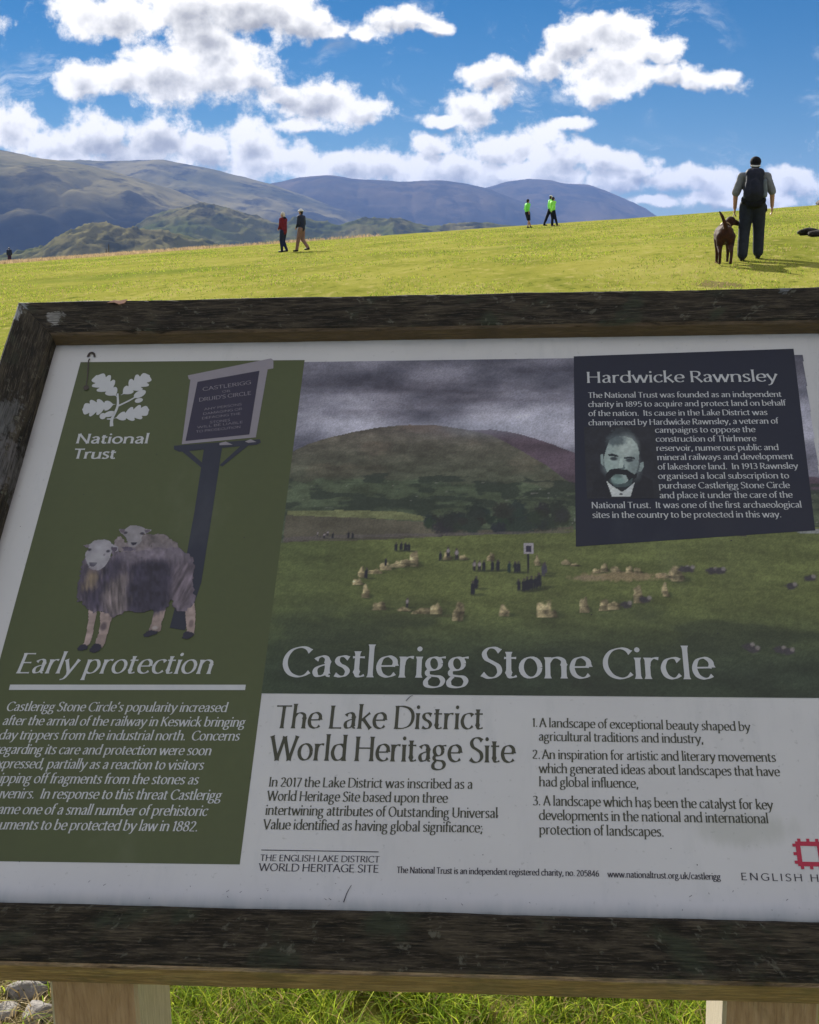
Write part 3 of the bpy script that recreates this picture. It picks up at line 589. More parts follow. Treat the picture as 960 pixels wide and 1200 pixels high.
def landscape():
    L = Canvas(-.201, .26, .542, .829, .00145)
    U, W = L.U, L.W
    tl = (-0.1986,0.8223); 
    edge_r = .541 + (W-.828)*.03
    frame = (U > -.2000) & (U < edge_r) & (W < .8255) & (W > .2603)
    L.c[:] = (88, 95, 116)
    # overcast sky
    n = fbm(U*11+3, W*24+1, 6, 31); n2 = fbm(U*3+9, W*9+5, 5, 33); n3 = fbm(U*30, W*60, 4, 35)
    sky = np.array((72, 73, 88))[None, None] + (n-.35)[..., None]*np.array((105, 104, 108)) + (n3-.5)[..., None]*10
    hor = (-0.1316,0.6806)[1]
    glow = np.exp(-((W-hor-.02)/.055)**2)*(.25+.9*np.clip(n2*1.6-.35, 0, 1))
    sky = sky + glow[..., None]*np.array((70, 72, 76))
    dark = np.clip((fbm(U*5+1, W*30, 5, 41)-.5)*4, 0, 1)*np.exp(-((W-(0.1148,0.7502)[1])/.045)**2)
    sky = sky - dark[..., None]*np.array((26, 28, 30))
    L.c[:] = sky
    def below(pts, rg=.004, seed=0):
        p = np.array(pts); y = np.interp(U, p[:, 0], p[:, 1]) + rg*(fbm(U*40, U*0+seed, 4, seed)-.5); return W < y
    tex = .80+.5*fbm(U*22, W*55, 6, 51); tex2 = .8+.45*fbm(U*70, W*150, 4, 53)
    # purple hill behind, then the big rounded fell
    pur = below([(-0.2100,0.4862),(-0.0046,0.6018),(0.0291,0.6850),(0.0842,0.6891),(0.1269,0.6791),(0.1631,0.6645),(0.2011,0.6455),(0.2338,0.6299),(0.5326,0.5974)], .003, 3)
    L.put(pur, np.array((72, 62, 74))[None, None]*tex[..., None])
    hill = below([(-0.2090,0.6435),(-0.1974,0.6513),(-0.1777,0.6652),(-0.1500,0.6760),(-0.1134,0.6868),(-0.0765,0.6943),(-0.0332,0.6986),(0.0102,0.6964),(0.0474,0.6896),(0.0843,0.6780),(0.1268,0.6494),(0.1625,0.6230),(0.1949,0.5912),(0.2309,0.5558),(0.5246,0.5400)], .003, 7)
    hy = np.clip((W-(-0.0265,0.5573)[1])/((-0.0331,0.6954)[1]-(-0.0265,0.5573)[1]), 0, 1)[..., None]
    hc = (1-hy)*np.array((60, 68, 56)) + hy*np.array((78, 74, 70)); hc = hc*tex[..., None]*tex2[..., None]
    rust = sst(fbm(U*14, W*26, 4, 61), .5, .7)[..., None]*hy; hc = hc*(1-.35*rust) + rust*.35*np.array((98, 76, 68))
    L.put(hill, hc)
    mist = np.exp(-((W-(0.0658,0.6893)[1])/.016)**2)*np.exp(-((U-(0.0781,0.6860)[0])/.085)**2)
    L.put(mist*.6, (120, 124, 142))
    # plantations and walls low on the fell
    low = below([(-0.2099,0.5943),(-0.1011,0.6025),(0.0197,0.5926),(0.1384,0.5887),(0.1992,0.5779),(0.5296,0.5756)], .012, 9)
    L.put(low, np.array((62, 72, 58))[None, None]*(tex*tex2)[..., None], .85)
    low_dark = sst(fbm(U*26, W*70, 5, 71), .52, .60)*below([(-0.2106,0.6004),(-0.0894,0.6085),(-0.0048,0.6078),(0.1148,0.6008),(0.1995,0.5912),(0.5314,0.5887)], .01, 2)*(W > (-0.0254,0.5340)[1])
    L.put(low_dark, (40, 48, 44), .75)
    hedge = sst(fbm(U*9, W*160, 3, 73), .60, .66)*low; L.put(hedge, (42, 50, 44), .5)
    L.put(sst(vnoise(U*260, W*260, 77), .93, .97)*low*(U > (0.1265,0.5710)[0]), (125, 124, 128), .7)
    L.put(sst(vnoise(U*120, W*260, 79), .955, .99)*low, (120, 118, 118), .6)
    pale = L.inside([(-0.1962,0.5450),(-0.1209,0.5461),(-0.0376,0.5428),(-0.0019,0.5339),(0.0101,0.5267),(-0.0962,0.5329),(-0.1966,0.5377)]); L.put(pale, np.array((94, 99, 72))[None, None]*tex2[..., None])
    brown = L.inside([(-0.1978,0.5377),(-0.0962,0.5329),(-0.0016,0.5253),(0.0222,0.5138),(0.1148,0.5107),(0.1975,0.5174),(0.1970,0.5020),(0.0688,0.5024),(-0.0700,0.4943),(-0.1962,0.4890)]); L.put(brown, np.array((72, 70, 62))[None, None]*tex[..., None])
    for k in range(46):      # hedgerow trees
        q = random.random(); c = ((-0.0023,0.5426)[0]+q*.19, (-0.0018,0.5311)[1]+random.uniform(-.018, .016)); r = random.uniform(.006, .014)
        L.ell(c, r, r*1.1, [x*random.uniform(.8, 1.1) for x in (38, 47, 44)], .9, .5, 1.1, k)
    # the meadow
    mead = below([(-0.2107,0.4918),(-0.0701,0.4957),(0.0457,0.5024),(0.1148,0.5050),(0.1973,0.5118),(0.3649,0.5126),(0.5211,0.5148)], .002, 4)
    my = np.clip((W-.26)/((-0.0238,0.4998)[1]-.26), 0, 1)[..., None]
    mc = np.array((42, 51, 41))*(1-sst(my, .12, .62)) + np.array((82, 90, 55))*sst(my, .12, .62)
    st = .80+.4*fbm(U*16+W*20, W*60, 5, 81); mc = mc*st[..., None]*(.9+.2*fbm(U*200, W*300, 2, 83))[..., None]
    left = sst(U, -.02, -.19)[..., None]; mc = mc*(1-left*.22) + left*.22*np.array((50, 66, 46))
    L.put(mead, mc)
    L.put(L.inside([(-0.1974,0.5003),(-0.1176,0.5043),(0.0224,0.5067),(0.1973,0.5104),(0.1972,0.5069),(0.0225,0.5025),(-0.1171,0.4987),(-0.1978,0.4932)]), (84, 80, 84), .6)
    L.put(L.inside([(0.4872,0.5094),(0.5207,0.5121),(0.5218,0.5038),(0.4955,0.5052)]), (120, 124, 136), .8)
    shade = sst(fbm(U*8+3, W*26+8, 4, 87), .45, .62)*sst(W, (0.1148,0.4046)[1]+.02, (0.1148,0.3595)[1]); L.put(shade*mead, (38, 45, 38), .42)
    # stones of the circle
    tx = fbm(U*170, W*170, 4, 97)
    def stone(px, s1, s2, colr=(132, 123, 98), seed=0):
        c = px; k = random.uniform(.88, 1.06); ph = random.uniform(0, 6)
        L.ell((c[0]+s1*.4, c[1]-s2*.10), s1*1.2, s2*.28, (40, 47, 34), .6, .7)
        x_ = (U-c[0])/s1; y_ = (W-c[1]+s2*.15)/(s2*1.15); th = np.arctan2(y_, x_)
        x2 = x_ + .25*math.sin(ph)*y_; d = np.abs(x2)**2.0*1.25+np.abs(np.where(y_ > -.12, y_, 9))**1.8*1.1 + .30*np.sin(th*2+ph)+.20*np.sin(th*5+ph*2) + .8*(tx-.5)
        m = np.clip((1-d)/.35+.5, 0, 1); sh_ = (1.02-.30*np.clip(x2, -1, 1)-.22*(y_ < .35))*(.45+1.1*tx)*k
        L.put(m, np.array(colr, float)[None, None]*sh_[..., None])
    for i, (c, a_, b_) in enumerate((((-0.0172,0.4581), .0085, .020), ((-0.0376,0.4540), .012, .010), ((-0.0298,0.4568), .010, .008), ((-0.0535,0.4499), .009, .011), ((-0.0668,0.4431), .010, .006), ((-0.0849,0.4390), .006, .012), ((-0.0896,0.4255), .008, .009), ((-0.0769,0.4069), .0065, .015), ((-0.0587,0.3872), .011, .010),
          ((-0.0238,0.3834), .011, .005), ((-0.0014,0.3809), .014, .008), ((0.0163,0.3822), .008, .015), ((0.0454,0.3759), .0075, .026), ((0.1060,0.3787), .009, .012), ((0.1586,0.3801), .014, .021), ((0.2080,0.3867), .0068, .020), ((0.2331,0.3881), .008, .013), ((0.2451,0.3894), .008, .011), ((0.2774,0.4024), .0080, .021), ((0.3127,0.4103), .0055, .017),
          ((0.3286,0.4339), .012, .018), ((0.2265,0.4432), .007, .006), ((0.2356,0.4472), .006, .010), ((0.2510,0.4445), .008, .008), ((0.2676,0.4445), .006, .009), ((0.2797,0.4432), .006, .008), ((0.3113,0.4365), .011, .007), ((0.1486,0.4567), .005, .012), ((0.0864,0.4649), .005, .012), ((0.0294,0.4649), .007, .010), ((0.0500,0.4649), .006, .008), ((0.1868,0.4566), .008, .006), ((0.1979,0.4539), .006, .005))):
        stone(c, a_, b_, seed=i*7)
    L.ell((0.2573,0.4365), .055, .0065, (128, 112, 92), .75, .5, 1.0, 5); L.ell((0.2151,0.4338), .022, .004, (120, 108, 90), .7, .5, 1.0, 6); L.ell((0.0265,0.3758), .03, .002, (60, 56, 44), .4, .8)
    def man(c, h, colr=(30, 32, 44), top=None):
        L.ell((c[0]+h*.4, c[1]-h*.02), h*.5, h*.10, (38, 44, 34), .5, .8)
        L.ell((c[0], c[1]+h*.62), h*.15, h*.27, colr, 1, .4, .5, int(c[0]*900)); L.ell((c[0]-h*.06, c[1]+h*.25), h*.07, h*.28, colr, 1, .5); L.ell((c[0]+h*.07, c[1]+h*.25), h*.07, h*.28, colr, 1, .5); L.ell((c[0], c[1]+h*.97), h*.085, h*.10, (64, 58, 60), 1, .5)
        if top: L.ell((c[0], c[1]+h*.64), h*.14, h*.22, top, .9, .5)
    for c, h, tp in (((-0.0412,0.4775), .015, 0), ((-0.0343,0.4788), .014, 0), ((-0.0285,0.4774), .015, 0), ((-0.0239,0.4774), .014, 0), ((0.0192,0.4622), .015, 0), ((0.0294,0.4677), .017, 1), ((0.0409,0.4635), .019, 1), ((0.0651,0.4458), .017, 1), ((0.0719,0.4458), .017, 1), ((0.0776,0.4458), .017, 0), ((0.0888,0.4458), .017, 0), ((0.0956,0.4458), .017, 0), ((0.0967,0.4472), .017, 0),
            ((0.1114,0.4431), .018, 2), ((0.1193,0.4431), .018, 0), ((0.1238,0.4431), .018, 0), ((0.1237,0.4152), .018, 0), ((0.1303,0.4139), .020, 0), ((0.1348,0.4152), .022, 0), ((0.1403,0.4165), .022, 0), ((0.1459,0.4178), .020, 0), ((0.1504,0.4205), .023, 0), ((0.1562,0.4378), .020, 3), ((0.1585,0.4418), .018, 3), ((0.0635,0.4085), .022, 0), ((0.0679,0.4177), .02, 0), ((-0.0788,0.4336), .017, 0), ((-0.0537,0.4540), .012, 0), ((-0.0218,0.3886), .015, 1),
            ((-0.1406,0.4987), .010, 1), ((-0.1289,0.4987), .010, 0), ((-0.1078,0.4986), .012, 0), ((-0.1019,0.4986), .011, 0), ((-0.1503,0.5016), .009, 1), ((-0.1363,0.5030), .009, 1)):
        man(c, h*.92, [(29, 31, 42), (40, 38, 46), (28, 44, 48), (60, 60, 72)][tp], (130, 124, 128) if tp == 1 else None)
    c = (0.1362,0.4539); L.ell((c[0], c[1]+.008), .0016, .020, (30, 32, 38), 1, .6)
    q = (0.1370,0.4813); L.poly([(q[0]-.006, q[1]-.008), (q[0]+.006, q[1]-.008), (q[0]+.006, q[1]+.009), (q[0]-.006, q[1]+.009)], (134, 132, 142)); L.poly([(q[0]-.0042, q[1]-.006), (q[0]+.0042, q[1]-.006), (q[0]+.0042, q[1]+.005), (q[0]-.0042, q[1]+.005)], (44, 42, 60))
    for k, c in enumerate( ((0.2614,0.3882), (0.2868,0.3959), (0.3751,0.4405), (0.3850,0.4405), (0.3392,0.4432), (0.3458,0.4432), (0.4733,0.4170), (0.4984,0.4288), (0.4099,0.3275), (0.4156,0.3227), (0.4479,0.3229), (0.4579,0.3206), (0.4195,0.4999))):      # sheep on the turf
        L.ell((c[0], c[1]+.005), .0075, .0048, (52, 50, 56), 1, .5, .8, k); L.ell((c[0]+.005, c[1]+.008), .0028, .0032, (112, 108, 110), .9, .6)
    L.c *= (.90+.20*np.random.default_rng(3).random(U.shape))[..., None]*(.94+.12*fbm(U*120, W*120, 3, 99))[..., None]
    L.put(frame == 0, (0, 0, 0)); L.a = frame.astype(float)
    L.build('landscape_picture', .0005, panel)
landscape()

# --- navy leaflet over the picture
f = Flat(.0008); f.poly([(0.2069,0.8280),(0.5290,0.8369),(0.5154,0.5093),(0.1999,0.4839)]); f.build('navy_print', M_navy, panel)
f = Flat(.0011)
text(f, 'Hardwicke Rawnsley', (0.2256,0.7745), (0.4968,0.7726), .0148, 10.5, 3.8)
f.build('leaflet_heading', M_pale, panel)
f = Flat(.0011)
for s, a_, b_ in (('The National Trust was founded as an independent', (0.2261,0.7455), (0.4997,0.7432)), ('charity in 1895 to acquire and protect land on behalf', (0.2255,0.7281), (0.5035,0.7267)),
        ('of the nation.  Its cause in the Lake District was', (0.2253,0.7109), (0.4760,0.7095)), ('championed by Hardwicke Rawnsley, a veteran of', (0.2247,0.6935), (0.4892,0.6935)),
        ('campaigns to oppose the', (0.3178,0.6788), (0.4558,0.6782)), ('construction of Thirlmere', (0.3177,0.6623), (0.4552,0.6618)), ('reservoir, numerous public and', (0.3174,0.6459), (0.4840,0.6456)),
        ('mineral railways and development', (0.3175,0.6294), (0.5018,0.6295)), ('of lakeshore land.  In 1913 Rawnsley', (0.3172,0.6127), (0.5061,0.6127)), ('organised a local subscription to', (0.3165,0.5964), (0.4920,0.5960)),
        ('purchase Castlerigg Stone Circle', (0.3165,0.5800), (0.4908,0.5794)), ('and place it under the care of the', (0.3163,0.5633), (0.4925,0.5632)),
        ('National Trust.  It was one of the first archaeological', (0.2237,0.5469), (0.5023,0.5466)), ('sites in the country to be protected in this way.', (0.2242,0.5306), (0.4737,0.5306))):
    text(f, s, a_, b_, .0071, 10, 4)
f.build('leaflet_text', M_pale, panel)

def portrait():
    L = Canvas(*(0.2173,0.5632), *(0.3180,0.6909), .00095)
    U, W = L.U, L.W; n = fbm(U*60, W*60, 4, 91)
    L.c[:] = np.array((27, 30, 42))[None, None]*(.9+.35*n)[..., None]; L.a[:] = 1
    z = lambda *a: a
    L.poly([(0.2389,0.6032),(0.2455,0.6092),(0.2868,0.6089),(0.3080,0.5946),(0.3085,0.5668),(0.2233,0.5664),(0.2273,0.5912)], (24, 27, 40))
    L.ell([(0.2700,0.6543)][0], .0225, .036, (40, 50, 62), 1, .12, .3, 3)        # hair
    face = [(0.2529,0.6671),(0.2612,0.6722),(0.2726,0.6736),(0.2837,0.6688),(0.2904,0.6582),(0.2927,0.6436),(0.2907,0.6231),(0.2868,0.6089),(0.2799,0.5989),(0.2699,0.5889),(0.2604,0.5880),(0.2528,0.5941),(0.2470,0.6072),(0.2436,0.6194),(0.2435,0.6359),(0.2473,0.6504)]
    L.poly(face, (118, 142, 146)); 
    L.ell([(0.2765,0.6542)][0], .014, .020, (146, 166, 168), .7, .9); L.ell([(0.2506,0.6173)][0], .010, .014, (126, 158, 160), .5, .9); L.ell([(0.2857,0.6191)][0], .008, .022, (84, 104, 112), .7, .9)
    L.ell([(0.2625,0.6659)][0], .013, .010, (58, 76, 88), .8, .6, .6, 8)
    L.poly([(0.2388,0.6401),(0.2421,0.6411),(0.2432,0.6297),(0.2420,0.6195),(0.2389,0.6236)], (104, 128, 134)); L.poly([(0.2933,0.6251),(0.2973,0.6271),(0.2971,0.6169),(0.2931,0.6088),(0.2900,0.6099)], (104, 128, 134))
    for q in ([(0.2493,0.6404),(0.2550,0.6420),(0.2628,0.6388),(0.2639,0.6353),(0.2563,0.6368),(0.2499,0.6368)], [(0.2706,0.6346),(0.2787,0.6366),(0.2866,0.6344),(0.2856,0.6313),(0.2786,0.6335),(0.2713,0.6319)]): L.poly(q, (30, 38, 50))
    for q in ([(0.2569,0.6326)][0], [(0.2784,0.6298)][0]): L.ell(q, .0048, .0032, (34, 44, 56), .9, .6)
    L.poly([(0.2658,0.6336),(0.2690,0.6336),(0.2702,0.6192),(0.2681,0.6151),(0.2625,0.6156),(0.2637,0.6233)], (138, 164, 166)); L.poly([(0.2704,0.6233),(0.2720,0.6151),(0.2679,0.6127),(0.2624,0.6140),(0.2617,0.6160),(0.2681,0.6156)], (70, 92, 100))
    mou = [(0.2445,0.6052),(0.2505,0.6133),(0.2601,0.6156),(0.2664,0.6135),(0.2743,0.6131),(0.2834,0.6049),(0.2882,0.6069),(0.2862,0.5988),(0.2763,0.5909),(0.2722,0.6030),(0.2660,0.6050),(0.2596,0.6051),(0.2531,0.6011),(0.2496,0.5941),(0.2450,0.5971)]; L.poly(mou, (22, 26, 36))
    L.poly([(0.2512,0.5951),(0.2604,0.5880),(0.2715,0.5899),(0.2814,0.5988),(0.2792,0.5868),(0.2679,0.5810),(0.2554,0.5830)], (50, 72, 80)); L.ell([(0.2602,0.6010)][0], .006, .004, (70, 104, 106), .9, .6); L.ell([(0.2599,0.5940)][0], .010, .006, (92, 132, 132), .8, .6)
    L.poly([(0.2449,0.5941),(0.2524,0.5850),(0.2645,0.5750),(0.2562,0.5666),(0.2515,0.5666)], (160, 172, 180)); L.poly([(0.2834,0.5908),(0.2759,0.5829),(0.2645,0.5750),(0.2703,0.5665),(0.2765,0.5665)], (150, 162, 172)); L.poly([(0.2554,0.5830),(0.2759,0.5829),(0.2660,0.5746)], (28, 34, 46)); L.poly([(0.2515,0.5666),(0.2565,0.5731),(0.2644,0.5744),(0.2722,0.5730),(0.2768,0.5665)], (152, 164, 174))
    L.ell([(0.2639,0.5707)][0], .0022, .0016, (40, 44, 56))
    gm = L.c.mean(-1, keepdims=True); L.c = L.c*.6+gm*.4
    L.c *= (.9+.2*fbm(U*300, W*300, 2, 95))[..., None]
    L.build('portrait_picture', .00105, panel)
portrait()

# --- title across the picture
f = Flat(.0008)
text(f, 'Castlerigg Stone Circle', (-0.1741,0.2848), (0.3610,0.2856), .0300, 10.4, 2.9)
f.build('title_text', M_pale, panel)
f = Flat(.0004)
text(f, 'The Lake District', (-0.1765,0.2133), (0.0777,0.2148), .0216, 9.2, 2.9, slant=.03)
text(f, 'World Heritage Site', (-0.1775,0.1708), (0.1165,0.1714), .0222, 9.2, 2.9)
f.build('heritage_heading', M_ink, panel)
f = Flat(.0004)
for s, a_, b_ in (('In 2017 the Lake District was inscribed as a', (-0.1755,0.1366), (0.0677,0.1373)), ('World Heritage Site based upon three', (-0.1754,0.1188), (0.0387,0.1193)),
        ('intertwining attributes of Outstanding Universal', (-0.1755,0.1008), (0.0976,0.1016)), ('Value identified as having global significance;', (-0.1760,0.0831), (0.0802,0.0836))):
    text(f, s, a_, b_, .0084, 10, 3.8)
f.build('heritage_text', M_ink, panel)
f = Flat(.0004)
for s, a_, b_ in (('1.', (0.1399,0.2191), (0.1453,0.2190)), ('A landscape of exceptional beauty shaped by', (0.1489,0.2187), (0.3989,0.2164)), ('agricultural traditions and industry,', (0.1478,0.2006), (0.3422,0.1998)),
        ('2.', (0.1398,0.1771), (0.1479,0.1770)), ('An inspiration for artistic and literary movements', (0.1516,0.1769), (0.4242,0.1769)), ('which generated ideas about landscapes that have', (0.1477,0.1589), (0.4266,0.1588)), ('had global influence,', (0.1475,0.1418), (0.2621,0.1416)),
        ('3.', (0.1395,0.1182), (0.1476,0.1182)), ('A landscape which has been the catalyst for key', (0.1522,0.1180), (0.4139,0.1175)), ('developments in the national and international', (0.1469,0.1003), (0.4067,0.1007)), ('protection of landscapes.', (0.1470,0.0828), (0.2875,0.0827))):
    text(f, s, a_, b_, .0082, 10, 3.8)
f.build('list_text', M_ink, panel)
f = Flat(.0004)
f.poly([(-0.1758,0.0582),(-0.0386,0.0587),(-0.0385,0.0577),(-0.1758,0.0573)])
text(f, 'THE ENGLISH LAKE DISTRICT', (-0.1753,0.0448), (-0.0374,0.0456), .0051, 11, 5)
text(f, 'WORLD HERITAGE SITE', (-0.1753,0.0330), (-0.0377,0.0337), .0061, 11, 5)
f.build('heritage_wordmark', M_black, panel)
f = Flat(.0004)
text(f, 'The National Trust is an independent registered charity, no. 205846', (-0.0158,0.0338), (0.2123,0.0345), .0050, 11, 6)
f.build('charity_line', M_black, panel)
f = Flat(.0004)
text(f, 'www.nationaltrust.org.uk/castlerigg', (0.2227,0.0340), (0.3468,0.0336), .0050, 11, 6)
f.build('web_address', M_black, panel)
f = Flat(.0004)
text(f, 'ENGLISH HERITAGE', (0.3703,0.0339), (0.4538,0.0337), .0056, 11, 6, fit='ENGLISH H', track=16)
f.build('partner_name', M_black, panel)
# red castellated square
f = Flat(.0004)
cx, cy, hs, th = .4485, .0655, .0118, .0052
for a_, b_, c_, d_ in ((-1, -1, 1, -1), (1, -1, 1, 1), (1, 1, -1, 1), (-1, 1, -1, -1)):
    n_ = (b_-d_ == 0)
    if n_: f.poly([(cx-hs, cy+b_*hs-th/2), (cx+hs, cy+b_*hs-th/2), (cx+hs, cy+b_*hs+th/2), (cx-hs, cy+b_*hs+th/2)])
    else: f.poly([(cx+a_*hs-th/2, cy-hs-th/2), (cx+a_*hs+th/2, cy-hs-th/2), (cx+a_*hs+th/2, cy+hs+th/2), (cx+a_*hs-th/2, cy+hs+th/2)])
for k in (-1, 0, 1):
    q = k*hs*.84; w_ = .0018; e0, e1 = hs+th/2-.0002, hs+th/2+.0034
    for sg in (-1, 1):
        f.poly([(cx+q-w_, cy+sg*e0), (cx+q+w_, cy+sg*e0), (cx+q+w_, cy+sg*e1), (cx+q-w_, cy+sg*e1)]); f.poly([(cx+sg*e0, cy+q-w_), (cx+sg*e0, cy+q+w_), (cx+sg*e1, cy+q+w_), (cx+sg*e1, cy+q-w_)])
f.build('heritage_mark', M_red, panel)

# --- texts on the green column
f = Flat(.0006)
text(f, 'Early protection', (-0.5232,0.2872), (-0.2700,0.2883), .0205, 9.6, 3.0, slant=.16)
f.poly([(-0.5283,0.2707),(-0.2210,0.2732),(-0.2210,0.2657),(-0.5281,0.2631)])
f.build('column_heading', M_pale, panel)
f = Flat(.0006); u_ = (-0.5245,0.2338)[0]
for s, ys, e_ in (('Castlerigg Stone Circle’s popularity increased', (-0.5249,0.2333)[1], (-0.2416,0.2347)), ('after the arrival of the railway in Keswick bringing', (-0.5202,0.2136)[1], (-0.2164,0.2148)), ('day trippers from the industrial north.  Concerns', (-0.5154,0.1939)[1], (-0.2208,0.1960)),
        ('regarding its care and protection were soon', (-0.5107,0.1743)[1], (-0.2535,0.1760)), ('expressed, partially as a reaction to visitors', (-0.5060,0.1552)[1], (-0.2603,0.1568)), ('chipping off fragments from the stones as', (-0.5014,0.1358)[1], (-0.2638,0.1377)),
        ('souvenirs.  In response to this threat Castlerigg', (-0.4966,0.1160)[1], (-0.2329,0.1182)), ('became one of a small number of prehistoric', (-0.4917,0.0959)[1], (-0.2471,0.0980)), ('monuments to be protected by law in 1882.', (-0.4870,0.0766)[1], (-0.2555,0.0788))):
    text(f, s, (u_, ys), e_, .0088, 9.8, 3.8, slant=.16)
f.build('column_text', M_pale, panel)
f = Flat(.0006)
text(f, 'National', (-0.5232,0.6693), (-0.4175,0.6681), .0124, 14, 8)
text(f, 'Trust', (-0.5218,0.6407), (-0.4614,0.6401), .0124, 14, 8)
f.build('trust_name', M_pale, panel)

def oak_leaf(f, base, tip, half):
    """outline of one lobed leaf: lobe tips and the notches between, rounded"""
    b_, t_ = np.array(base), np.array(tip); ax = t_-b_; nr = np.array([-ax[1], ax[0]])/np.hypot(*ax)
    side = [(.0, .03), (.08, .05), (.16, .34), (.25, .52), (.33, .50), (.35, .34), (.43, .66), (.52, .86), (.58, .78), (.58, .52), (.66, .74), (.75, .90), (.80, .76), (.79, .50), (.86, .58), (.93, .60), (.97, .44), (.985, .24), (1.01, .0)]
    A = cr(side, 3); n = len(A)
    up = [b_+ax*p[0]+nr*half*p[1] for p in A]; dn = [b_+ax*(p[0]*.985)-nr*half*p[1]*.96 for p in A]
    f.poly(up+dn[::-1][1:-1])
f = Flat(.0006)
q = lambda *a: a
LG = [(-0.4787,0.7587),(-0.5196,0.8029),(-0.4736,0.7619),(-0.4361,0.8014),(-0.4782,0.7445),(-0.5276,0.7352),(-0.4764,0.7164),(-0.4249,0.7319),(-0.4764,0.7012),(-0.4784,0.7155),(-0.4746,0.7403),(-0.4793,0.7656),(-0.4507,0.7578),(-0.4447,0.7642),(-0.4936,0.7211),(-0.4862,0.7156),(-0.4439,0.7513),(-0.4594,0.7506),(-0.4550,0.7460),(-0.4830,0.7174)]
hf = .0168
oak_leaf(f, LG[0], LG[1], hf*1.12); oak_leaf(f, LG[2], LG[3], hf*1.10); oak_leaf(f, LG[4], LG[5], hf*1.12); oak_leaf(f, LG[6], LG[7], hf*.98)
def limb(f, pts, w0, w1):
    p = np.array(cr(pts, 6)); d = np.gradient(p, axis=0); d /= np.hypot(d[:, 0], d[:, 1])[:, None]; nn = np.stack([-d[:, 1], d[:, 0]], 1); w = np.linspace(w0, w1, len(p))[:, None]
    f.strip(list(p+nn*w), list(p-nn*w))
limb(f, [LG[8], LG[9], LG[10], LG[11]], .0026, .0014); limb(f, [LG[10], LG[17], LG[12]], .0016, .0012); limb(f, [LG[9], LG[15]], .0016, .001)
def ellp(c, a_, b_, rot):
    c_, s_ = math.cos(rot), math.sin(rot); return [(c[0]+a_*math.cos(t)*c_-b_*math.sin(t)*s_, c[1]+a_*math.cos(t)*s_+b_*math.sin(t)*c_) for t in np.linspace(0, 2*math.pi, 17)[:-1]]
f.poly(ellp(LG[13], .0100, .0066, .7)); f.poly(ellp(LG[16], .0062, .0046, .3)); f.poly(ellp(LG[14], .0048, .0062, .3)); f.poly(ellp((LG[14][0]+.0095, LG[14][1]+.004), .0085, .0056, .35))
f.build('oak_leaf_mark', M_pale, panel)

# --- printed picture of an old notice on its post
f = Flat(.0006); f.poly([(-0.3307,0.6606),(-0.3042,0.6603),(-0.3023,0.5441),(-0.3009,0.4267),(-0.3116,0.3525),(-0.3327,0.3562),(-0.3277,0.4267),(-0.3278,0.5442)])
f.poly([(-0.3635,0.6536),(-0.3533,0.6543),(-0.3248,0.6268),(-0.3260,0.6193)]); f.poly([(-0.2776,0.6612),(-0.2644,0.6645),(-0.2988,0.6245),(-0.3035,0.6266)])
f.poly([(-0.3760,0.6632),(-0.2502,0.6739),(-0.2481,0.6678),(-0.2540,0.6636),(-0.3666,0.6519),(-0.3749,0.6563)]); f.build('notice_post_picture', M_spost, panel)
f = Flat(.0008); f.poly([(-0.3711,0.7941),(-0.2543,0.8169),(-0.2567,0.6774),(-0.3647,0.6657)]); f.poly([(-0.3763,0.8003),(-0.2518,0.8330),(-0.2478,0.8291),(-0.2459,0.8120),(-0.3669,0.7898),(-0.3737,0.7927)]); f.poly([(-0.3090,0.6672),(-0.3002,0.6701),(-0.2891,0.6640),(-0.3085,0.6633)]); f.poly([(-0.2718,0.6698),(-0.2638,0.6740),(-0.2547,0.6687),(-0.2664,0.6672)])
f.build('notice_frame_picture', M_sgrey, panel)
f = Flat(.0010); f.poly([(-0.3593,0.7869),(-0.2667,0.8077),(-0.2669,0.6828),(-0.3601,0.6717)]); f.build('notice_face_picture', M_sdark, panel)
f = Flat(.0012)
for s, v in (('CASTLERIGG', [(-0.3480,0.7681),(-0.2769,0.7808)]), ('OR', [(-0.3178,0.7640),(-0.3067,0.7656)]), ('DRUID’S CIRCLE', [(-0.3506,0.7471),(-0.2743,0.7596)]), ('ANY PERSONS', [(-0.3403,0.7298),(-0.2857,0.7389)]), ('DAMAGING OR', [(-0.3408,0.7208),(-0.2839,0.7299)]), ('DEFACING THE', [(-0.3413,0.7123),(-0.2852,0.7209)]), ('STONES', [(-0.3280,0.7042),(-0.2992,0.7087)]), ('WILL BE LIABLE', [(-0.3457,0.6951),(-0.2796,0.7044)]), ('TO PROSECUTION', [(-0.3462,0.6868),(-0.2819,0.6952)])):
    text(f, s, v[0], v[1], .0048 if s in ('CASTLERIGG', 'DRUID’S CIRCLE') else .0029, 9, 6)
f.build('notice_lettering_picture', M_sgrey, panel)

